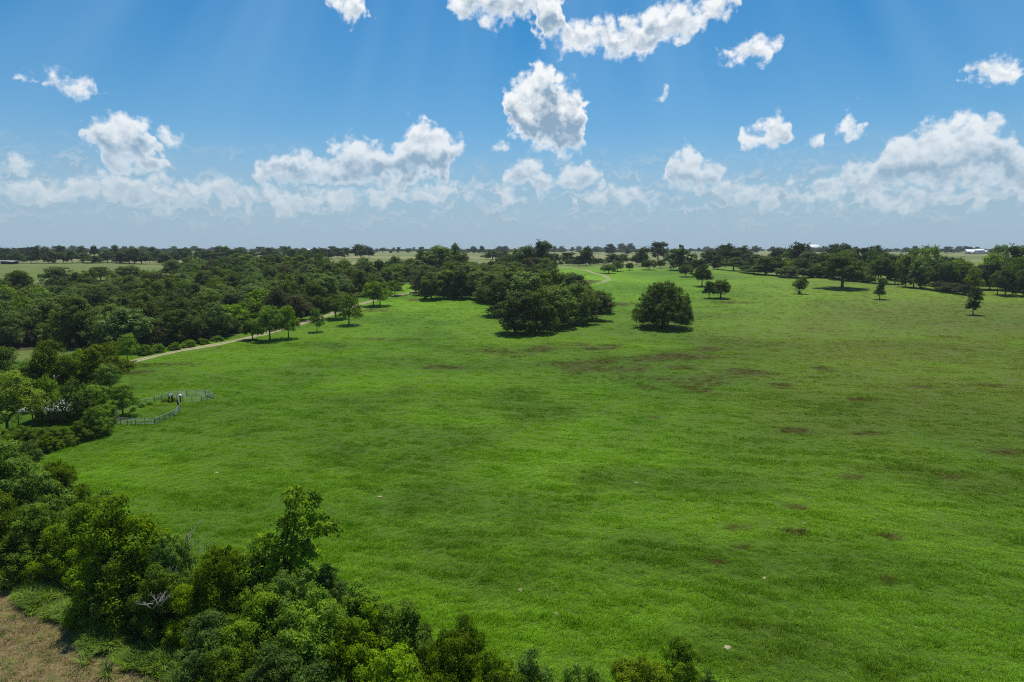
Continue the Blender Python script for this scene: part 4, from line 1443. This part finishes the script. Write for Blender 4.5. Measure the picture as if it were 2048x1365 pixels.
def cloth(x0, x1, z0, z1, mat, name):
    n = 10
    V, F = [], []
    for s_ in (0, .03):
        for i in range(n + 1):
            x = x0 + (x1 - x0) * i / n
            y = .22 * math.sin(x * 2.0) + s_
            V += [(x, y, z0 - .10 * x), (x, y, z1 - .10 * x)]
    o = 2 * (n + 1)
    for i in range(n):
        F += [(2 * i, 2 * i + 2, 2 * i + 3, 2 * i + 1), (o + 2 * i + 1, o + 2 * i + 3, o + 2 * i + 2, o + 2 * i),
              (2 * i + 1, 2 * i + 3, o + 2 * i + 3, o + 2 * i + 1), (2 * i, o + 2 * i, o + 2 * i + 2, 2 * i + 2)]
    return mesh_from(name, V, [q for f in F for q in f], [4] * len(F), mat, True)


obj('flag', cloth(.12, 2.2, h - 3.8, h - .3, M['flag_blue'], 'flag'), e)
obj('flag', cloth(2.2, 5.0, h - 2.0, h - .3, M['flag_white'], 'flag'), e)
obj('flag', cloth(2.2, 5.0, h - 3.8, h - 2.0, M['flag_blue'], 'flag'), e)
tag(e, 'tall flagpole with a dark and white flag on the skyline', 'flagpole')
b = ground_at(1197, 529)
h = height_for_top(b, 503)
e = obj('utility_pole', None, loc=b)
obj('pole', MB().tube([(0, 0, -.5), (0, 0, h)], [.20, .13], 8).mesh('pole', M['old_board'], True), e)
obj('crossarm', MB().box((-1.3, -.2, h - .9), (1.3, -.06, h - .72)).mesh('crossarm', M['old_board']), e)
for x in (-1.15, -.4, .4, 1.15):
    obj('insulator', MB().tube([(x, -.13, h - .72), (x, -.13, h - .5)], .06, 6).mesh('insulator', M['white_paint'], True), e)
tag(e, 'thin utility pole standing in the tan field above the sandy track', 'pole')

# roadside fence
e = obj('wire_fence', None, loc=ground_at(804, 594))
o0 = e.location.copy()
PF = [(804, 594), (809, 592.6), (814, 591.4), (819, 590.2), (824, 589.2), (829, 588.2), (834, 587.2)]
pw_ = [ground_at(*q) - o0 for q in PF]
for q in pw_:
    obj('post', MB().box((q.x - .09, q.y - .09, q.z - .2), (q.x + .09, q.y + .09, q.z + 1.5)).mesh('post', M['old_board']), e)
for z in (.45, .85, 1.25):
    obj('wire', MB().tube([q + Vector((0, -.1, z)) for q in pw_], .02, 4).mesh('wire', M['dark_steel']), e)
tag(e, 'short wire fence with wooden posts beside the bend of the dirt road', 'fence')

# ------------------------------------------------------------------ cattle far away
def cow_mesh(name, mat):
    b = MB()
    # torso, neck and head as one loft
    st = [(-1.0, 1.15, .10, .12), (-.95, 1.12, .30, .36), (-.6, 1.05, .36, .42), (0, 1.0, .40, .46), (.5, 1.04, .36, .44), (.85, 1.12, .27, .36), (1.1, 1.25, .18, .24), (1.3, 1.36, .15, .18), (1.5, 1.30, .13, .15), (1.75, 1.15, .09, .10), (1.8, 1.13, .03, .04)]
    n = 8
    V, F = [], []
    for (x, z, ry, rz_) in st:
        for k in range(n):
            a = 2 * math.pi * k / n
            V.append((x, ry * math.cos(a), z + rz_ * math.sin(a)))
    for i in range(len(st) - 1):
        for k in range(n):
            F.append((i * n + k, i * n + (k + 1) % n, (i + 1) * n + (k + 1) % n, (i + 1) * n + k))
    b.poly(V, F)
    for x, y in ((-.72, .2), (-.72, -.2), (.62, .2), (.62, -.2)):
        hind = x < 0
        b.tube([(x, y, .95), (x + (.1 if hind else 0), y, .62), (x - (.06 if hind else 0), y, .36), (x, y, 0)], [.17, .11, .07, .065], 6)
    b.tube([(-1.0, 0, 1.3), (-1.1, 0, 1.0), (-1.1, 0, .55)], [.05, .03, .05], 4)
    for y in (-1, 1):
        b.tube([(1.42, y * .1, 1.47), (1.42, y * .28, 1.47)], [.06, .02], 4)
    return b.mesh(name, mat, True)


CW = {'white': (.62, .58, .50), 'black': (.02, .018, .016), 'tan': (.30, .17, .09)}
for k in list(CW):
    CW[k] = cow_mesh('cow', simple_mat('hide_' + k, CW[k], .85, .15, 0, .12, 3))
CP = [(663, 516.5, 'white'), (682, 517, 'white'), (727, 517.5, 'white'), (754, 509, 'black'), (787, 511.5, 'black'), (797, 512, 'tan'), (936, 504.8, 'black'), (942, 505.2, 'black'), (954, 504.6, 'white'), (932, 523, 'white'), (953, 523.5, 'white'),
      (955, 525, 'white'), (788, 507, 'black'), (840, 506.5, 'tan'), (1190, 513.5, 'black'), (1152, 511, 'white')]
cnt = {}
for px, py, c in CP:
    cnt[c] = cnt.get(c, 0) + 1
    o = obj('cow', CW[c], loc=ground_at(px, py), rz=wr.uniform(0, 6.28))
    tag(o, '%s cow grazing in the far fields, %s of that colour from the left' % (c, ordinal(1 + sum(1 for q in CP if q[2] == c and q[0] < px))), 'cow', 'cattle in the far fields')

# ------------------------------------------------------------------ dead wood
def snag(name, b, h, lean, label, seed, flat=False):
    r = random.Random(seed)
    e = obj(name, None, loc=b)
    if not flat:
        obj('trunk', MB().tube([(0, 0, -.3), (.05, 0, h * .3), (lean * .5, .1, h * .62), (lean, 0, h * .84)], [.17, .14, .10, .06], 8).mesh('trunk', M['dead_wood'], True), e)
    nb = 9 if not flat else 11
    for k in range(nb):
        z = h * (.35 + .5 * k / nb) if not flat else r.uniform(0, h * .4)
        f = min(z / (h * .84), 1)
        p0 = Vector((lean * f, 0, z)) if not flat else Vector((r.uniform(-.5, .5), r.uniform(-.4, .4), z))
        a = r.uniform(0, 6.28)
        dv = Vector((math.cos(a), math.sin(a), r.uniform(.3, 1.2) if not flat else r.uniform(.15, .9))).normalized()
        l = h * r.uniform(.14, .26) if not flat else h * r.uniform(.5, 1.0)
        m = MB()
        p1 = p0 + dv * l * .5 + Vector((0, 0, .08))
        p2 = p0 + dv * l + Vector((r.uniform(-.2, .2), r.uniform(-.2, .2), r.uniform(0, .3)))
        m.tube([p0, p1, p2], [.05, .034, .012], 5)
        for q in range(4):
            dq = (dv + Vector((r.uniform(-.9, .9), r.uniform(-.9, .9), r.uniform(-.1, .9)))).normalized()
            s0 = p1.lerp(p2, r.uniform(0, .9))
            m.tube([s0, s0 + dq * l * .25, s0 + dq * l * .42 + Vector((0, 0, .05))], [.026, .016, .007], 4)
        obj('branch', m.mesh('branch', M['dead_wood'], True), e)
    tag(e, label, 'dead tree' if not flat else 'dead branch')


b = ground_at(382, 1205)
snag('dead_snag', b, height_for_top(b, 1056) * 1.1, .1, 'bare grey dead snag standing up out of the foreground fencerow', 4)
b = ground_at(345, 1262)
b.z += 4.4
snag('dead_branch', ground_at(338, 1262) + Vector((0, 0, 4.6)), 1.3, 0, 'bare dead branch poking out of shrubs just below the snag', 5, True)
snag('dead_branch', ground_at(318, 1318) + Vector((0, 0, 4.9)), 1.2, 0, 'bleached dead branches lying in shrubs at lower left', 6, True)
snag('dead_branch', ground_at(1905, 587), 5.0, 0, 'grey heap of dead branches at the right treeline', 8, True)

# ------------------------------------------------------------------ soil mounds in the pasture
M['sand'] = simple_mat('sand', (.34, .285, .175), .95, .1, 0, .2, 5)
MP = [(1040, 1180, 12), (1112, 1229, 13), (1529, 1157, 11), (1455, 1296, 13), (759, 994, 8), (1280, 935, 6), (1272, 966, 7), (1610, 1047, 8), (434, 946, 7), (1367, 1001, 8), (1830, 1255, 8)]
for i, (px, py, w) in enumerate(sorted(MP)):
    b = ground_at(px, py)
    R0 = w / FPX * depth_of(b) * .5
    rr = random.Random(60 + i)
    V, F = [(0, 0, R0 * .2)], []
    n = 14
    for k, (f, z) in enumerate(((.3, .2), (.6, .1), (.85, .02), (1.1, -.08))):
        for j in range(n):
            a = 2 * math.pi * j / n
            q = R0 * f * (1 + rr.uniform(-.45, .35))
            V.append((q * math.cos(a), q * math.sin(a), R0 * z * rr.uniform(.7, 1.3) + .05))
    F = [(0, 1 + j, 1 + (j + 1) % n) for j in range(n)]
    for k in range(3):
        F += [(1 + k * n + j, 1 + (k + 1) * n + j, 1 + (k + 1) * n + (j + 1) % n, 1 + k * n + (j + 1) % n) for j in range(n)]
    o = obj('soil_mound', mesh_from('soil_mound', V, [q for f in F for q in f], [len(f) for f in F], M['sand'], True), loc=b)
    tag(o, 'small pale soil mound in the grass, %s from the left' % ordinal(i + 1), 'soil mound', 'soil mounds in the pasture')

# ------------------------------------------------------------------ grass, weeds and stubble (uncountable)
def blades_mesh(name, rs, n, radius, length, width, mat, lean=.5, curve_=.5, common=(0, 0)):
    """a clump of bent blades, each two faces"""
    V, F = [], []
    for _ in range(n):
        a = rs.uniform(0, 6.28)
        r = radius * math.sqrt(rs.uniform())
        p = np.array([r * math.cos(a), r * math.sin(a), -.02])
        d = np.array([math.cos(a) * lean * rs.uniform(.3, 1.2) + rs.normal() * .25 + common[0], math.sin(a) * lean * rs.uniform(.3, 1.2) + rs.normal() * .25 + common[1], 1.0])
        d = d / np.linalg.norm(d)
        l = length * rs.uniform(.6, 1.3)
        side = np.array([-d[1], d[0], 0.0])
        side = side / max(np.linalg.norm(side), 1e-6) * width * rs.uniform(.7, 1.3) * .5
        m = p + d * l * .6
        dd = np.array([d[0] * (1 + 2 * curve_), d[1] * (1 + 2 * curve_), d[2] * (1 - curve_)])
        t = m + dd / np.linalg.norm(dd) * l * .5
        o = len(V)
        V += [p - side, p + side, m + side * .8, m - side * .8, t]
        F += [(o, o + 1, o + 2, o + 3), (o + 3, o + 2, o + 4)]
    return mesh_from(name, V, [q for f in F for q in f], [len(f) for f in F], mat)


def grass_mat():
    m, g = new_mat('pasture_grass')
    pg = g.n('ShaderNodeGroup')
    pg.node_tree = PG
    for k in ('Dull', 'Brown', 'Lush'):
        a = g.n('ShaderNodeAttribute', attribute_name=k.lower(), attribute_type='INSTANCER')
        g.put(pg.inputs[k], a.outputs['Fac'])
    isl = g.n('ShaderNodeNewGeometry').outputs['Random Per Island']
    c = g.mix(isl, g.mix(1.0, pg.outputs[0], (1.0, 1.0, .7), 'MULTIPLY'), g.mix(1.0, pg.outputs[0], (3.0, 2.7, 1.3), 'MULTIPLY'))
    b = principled(g, c, .6, .12)
    t = g.n('ShaderNodeBsdfTranslucent')
    g.put(t.inputs[0], c)
    mx = g.n('ShaderNodeMixShader')
    mx.inputs[0].default_value = .45
    g.t.links.new(b, mx.inputs[1])
    g.t.links.new(t.outputs[0], mx.inputs[2])
    finish(g, mx.outputs[0])
    return m


M['grass'] = grass_mat()


def scatter(name, P, rot, scl, protos, attrs=None):
    """one object that instances small clumps on points (geometry nodes)"""
    me = bpy.data.meshes.new(name)
    me.vertices.add(len(P))
    me.vertices.foreach_set('co', np.asarray(P, np.float32).ravel())
    for k, v_, ty in (('rot', rot, 'FLOAT_VECTOR'), ('scl', scl, 'FLOAT_VECTOR')):
        at = me.attributes.new(k, ty, 'POINT')
        at.data.foreach_set('vector', np.asarray(v_, np.float32).ravel())
    for k, v_ in (attrs or {}).items():
        at = me.attributes.new(k, 'FLOAT', 'POINT')
        at.data.foreach_set('value', np.asarray(v_, np.float32))
    o = obj(name, me)
    t = bpy.data.node_groups.new(name, 'GeometryNodeTree')
    t.interface.new_socket('Geometry', in_out='INPUT', socket_type='NodeSocketGeometry')
    t.interface.new_socket('Geometry', in_out='OUTPUT', socket_type='NodeSocketGeometry')
    N, Lk = t.nodes, t.links
    gi, go = N.new('NodeGroupInput'), N.new('NodeGroupOutput')
    jn = N.new('GeometryNodeJoinGeometry')
    for pr in protos:
        po = bpy.data.objects.new(pr.name + '_source', pr)
        oi = N.new('GeometryNodeObjectInfo')
        oi.inputs['Object'].default_value = po
        oi.inputs['As Instance'].default_value = True
        Lk.new(oi.outputs['Geometry'], jn.inputs[0])
    ip = N.new('GeometryNodeInstanceOnPoints')
    ip.inputs['Pick Instance'].default_value = True
    ri = N.new('FunctionNodeRandomValue')
    ri.data_type = 'INT'
    ri.inputs[5].default_value = len(protos) - 1
    nr = N.new('GeometryNodeInputNamedAttribute')
    nr.data_type = 'FLOAT_VECTOR'
    nr.inputs[0].default_value = 'rot'
    ns = N.new('GeometryNodeInputNamedAttribute')
    ns.data_type = 'FLOAT_VECTOR'
    ns.inputs[0].default_value = 'scl'
    Lk.new(gi.outputs[0], ip.inputs['Points'])
    Lk.new(jn.outputs[0], ip.inputs['Instance'])
    Lk.new(ri.outputs[2], ip.inputs['Instance Index'])
    Lk.new(nr.outputs[0], ip.inputs['Rotation'])
    Lk.new(ns.outputs[0], ip.inputs['Scale'])
    Lk.new(ip.outputs[0], go.inputs[0])
    md = o.modifiers.new('scatter', 'NODES')
    md.node_group = t
    return o


def sample_field(attr_name, x, y):
    """value of a ground attribute near given points, from the same formulae"""
    th = np.degrees(np.arctan2(x, np.maximum(y, 1)))
    if attr_name == 'dull':
        return np.clip(sstep(8, 30, th) * sstep(60, 190, y) * .85 + .25 * sstep(170, 260, y) * sstep(-8, 4, th) * sstep(420, 300, y), 0, 1)
    br = np.zeros(len(x))
    for (px, py, wx, wy) in BROWN:
        c = ground_at(px, py)
        rx = max(wx / FPX * depth_of(c), 1.2)
        ry = max(abs(ground_at(px, py - wy).y - ground_at(px, py + wy).y) / 2, 1.2)
        br = np.maximum(br, np.exp(-(((x - c.x) / rx) ** 2 + ((y - c.y) / ry) ** 2) * .9) * (.85 if wx < 70 else .70))
    return br


def streaks(x, y, seed, lx, ly, ang, oct_=3):
    """elongated value noise in 0..1: the grass lies over in wind-combed rows"""
    r = np.random.RandomState(seed).uniform(size=(256, 256))
    out, amp, tot = 0, 1.0, 0.0
    c, s_ = math.cos(ang), math.sin(ang)
    for o in range(oct_):
        wob = 1.2 * np.sin(x / 17 + o) + .8 * np.sin(y / 11 + 2 * o)
        u = (x * c + y * s_ + wob) / lx * 2 ** o + 300 + 37 * o
        v = (-x * s_ + y * c + wob) / ly * 2 ** o + 300 + 53 * o
        iu, iv = np.floor(u).astype(int), np.floor(v).astype(int)
        fu, fv = u - iu, v - iv
        fu, fv = fu * fu * (3 - 2 * fu), fv * fv * (3 - 2 * fv)
        q = lambda a, b: r[(iu + a) % 256, (iv + b) % 256]
        out = out + amp * ((q(0, 0) * (1 - fu) + q(1, 0) * fu) * (1 - fv) + (q(0, 1) * (1 - fu) + q(1, 1) * fu) * fv)
        tot += amp
        amp *= .6
    return out / tot


def grass():
    rs = np.random.RandomState(77)
    pts = []
    for (y0, y1, dens) in ((40, 80, 4.2), (80, 120, 2.8), (120, 180, 1.5), (180, 270, .7), (270, 560, .22)):
        n = int(dens * .85 * (y1 * y1 - y0 * y0))
        y = np.sqrt(rs.uniform(y0 * y0, y1 * y1, n))
        x = rs.uniform(-.85, .85, n) * y
        pts.append(np.stack([x, y, 1.0 + .9 * np.clip((y - 100) / 300, 0, 1)], 1))
    P = np.concatenate(pts)
    x, y = P[:, 0], P[:, 1]
    keep = side_of((x, y), ST_A, ST_B) > 3.0
    keep &= ~in_poly(x, y, WOOD_A) & ~in_poly(x, y, WOOD_B)
    keep &= ~((x < -150) & (y > 205)) & ~((x > 250) & (y > 470 - .1 * (x - 250)))
    keep &= rs.uniform(size=len(x)) < sstep(560, 330, y)
    RDW = [ground_at(*q) for q in ((-60, 790), (150, 746), (232, 731), (440, 688), (590, 651), (650, 633), (720, 609), (770, 596), (815, 587))]
    for a, c in zip(RDW[:-1], RDW[1:]):
        keep &= ~((np.abs(side_of((x, y), a, c)) < 3.2) & (x > a.x - 2) & (x < c.x + 2))
    P = P[keep]
    x, y, sz = P[:, 0], P[:, 1], P[:, 2]
    n = len(P)
    Q = np.stack([x, y, height(x, y) + lump(x, y) + .01], 1)
    rot = np.stack([rs.normal(0, .08, n), rs.normal(0, .08, n), .4 + 2.6 * (streaks(x, y, 9, 16, 7, .3) - .5) + .45 * rs.normal(size=n)], 1)
    st_ = streaks(x, y, 4, 6.0, 1.7, -.25)
    s = sz * rs.uniform(.55, 1.1, n) * (.7 + .6 * st_)
    scl = np.stack([s, s, np.minimum(s, 1.2) * rs.uniform(.6, 1.1, n) * (.2 + 3.6 * np.clip(st_ - .22, 0, 1) ** 1.3)], 1)
    protos = [blades_mesh('grass_clump', np.random.RandomState(80 + i), 54, .62, .26, .05, M['grass'], .6, .6, common=(.35, .1)) for i in range(4)]
    o = scatter('pasture_grass', Q, rot, scl, protos, {'dull': sample_field('dull', x, y), 'brown': sample_field('brown', x, y), 'lush': blobs(DARK_GREEN, x, y) * .8})
    tag(o, 'thick green pasture grass covering the field', 'grass', kind='stuff')


def edge_weeds():
    rs = np.random.RandomState(91)
    d = (ST_B - ST_A)
    L = d.length
    u = d / L
    nrm = Vector((-u.y, u.x, 0))
    n = 2600
    t = rs.uniform(-.5, 1.5, n) * L
    o = rs.normal(.5, .75, n) + .5 * np.sin(t * .45)
    x = ST_A.x + u.x * t + nrm.x * o
    y = ST_A.y + u.y * t + nrm.y * o
    Q = np.stack([x, y, height(x, y) - .05], 1)
    s = rs.uniform(.5, 1.2, n) * np.where(np.sin(t * .9) > -.2, 1.0, .6)
    rot = np.stack([rs.normal(0, .1, n), rs.normal(0, .1, n), rs.uniform(0, 6.28, n)], 1)
    protos = [blades_mesh('weed_clump', np.random.RandomState(95 + i), 44, .34, 1.15, .075, M['weed'], .55, .75) for i in range(3)]
    tag(scatter('tall_weeds', Q, rot, np.stack([s, s, s], 1), protos), 'strip of tall bright green weeds along the mown edge', 'weeds', kind='stuff')
    n = 6500
    t = rs.uniform(-.8, 1.6, n) * L
    o = -np.abs(rs.uniform(0.2, 26, n))
    x = ST_A.x + u.x * t + nrm.x * o
    y = ST_A.y + u.y * t + nrm.y * o
    k = y > 20
    x, y = x[k], y[k]
    n = len(x)
    Q = np.stack([x, y, height(x, y) - .05], 1)
    s = rs.uniform(.5, 1.3, n)
    rot = np.stack([rs.normal(0, .15, n), rs.normal(0, .15, n), rs.uniform(0, 6.28, n)], 1)
    protos = [blades_mesh('straw_clump', np.random.RandomState(105 + i), 26, .4, .26, .035, M['straw' if i < 2 else 'weed'], 1.0, .5) for i in range(3)]
    tag(scatter('dry_stubble', Q, rot, np.stack([s, s, s], 1), protos), 'dry brown stubble of the mown strip at lower left', 'stubble', kind='stuff')


grass()
edge_weeds()

# ------------------------------------------------------------------ air
def haze():
    m, g = new_mat('haze')
    v_ = g.n('ShaderNodeVolumePrincipled')
    v_.inputs['Color'].default_value = (.80, .90, 1.0, 1)
    v_.inputs['Density'].default_value = .00006
    v_.inputs['Anisotropy'].default_value = .0
    o_ = g.n('ShaderNodeOutputMaterial')
    g.t.links.new(v_.outputs[0], o_.inputs['Volume'])
    b_ = MB().box((-20500, -4500, -4), (20500, 24800, 62)).mesh('haze', m)
    tag(obj('haze', b_), kind='stuff')


haze()
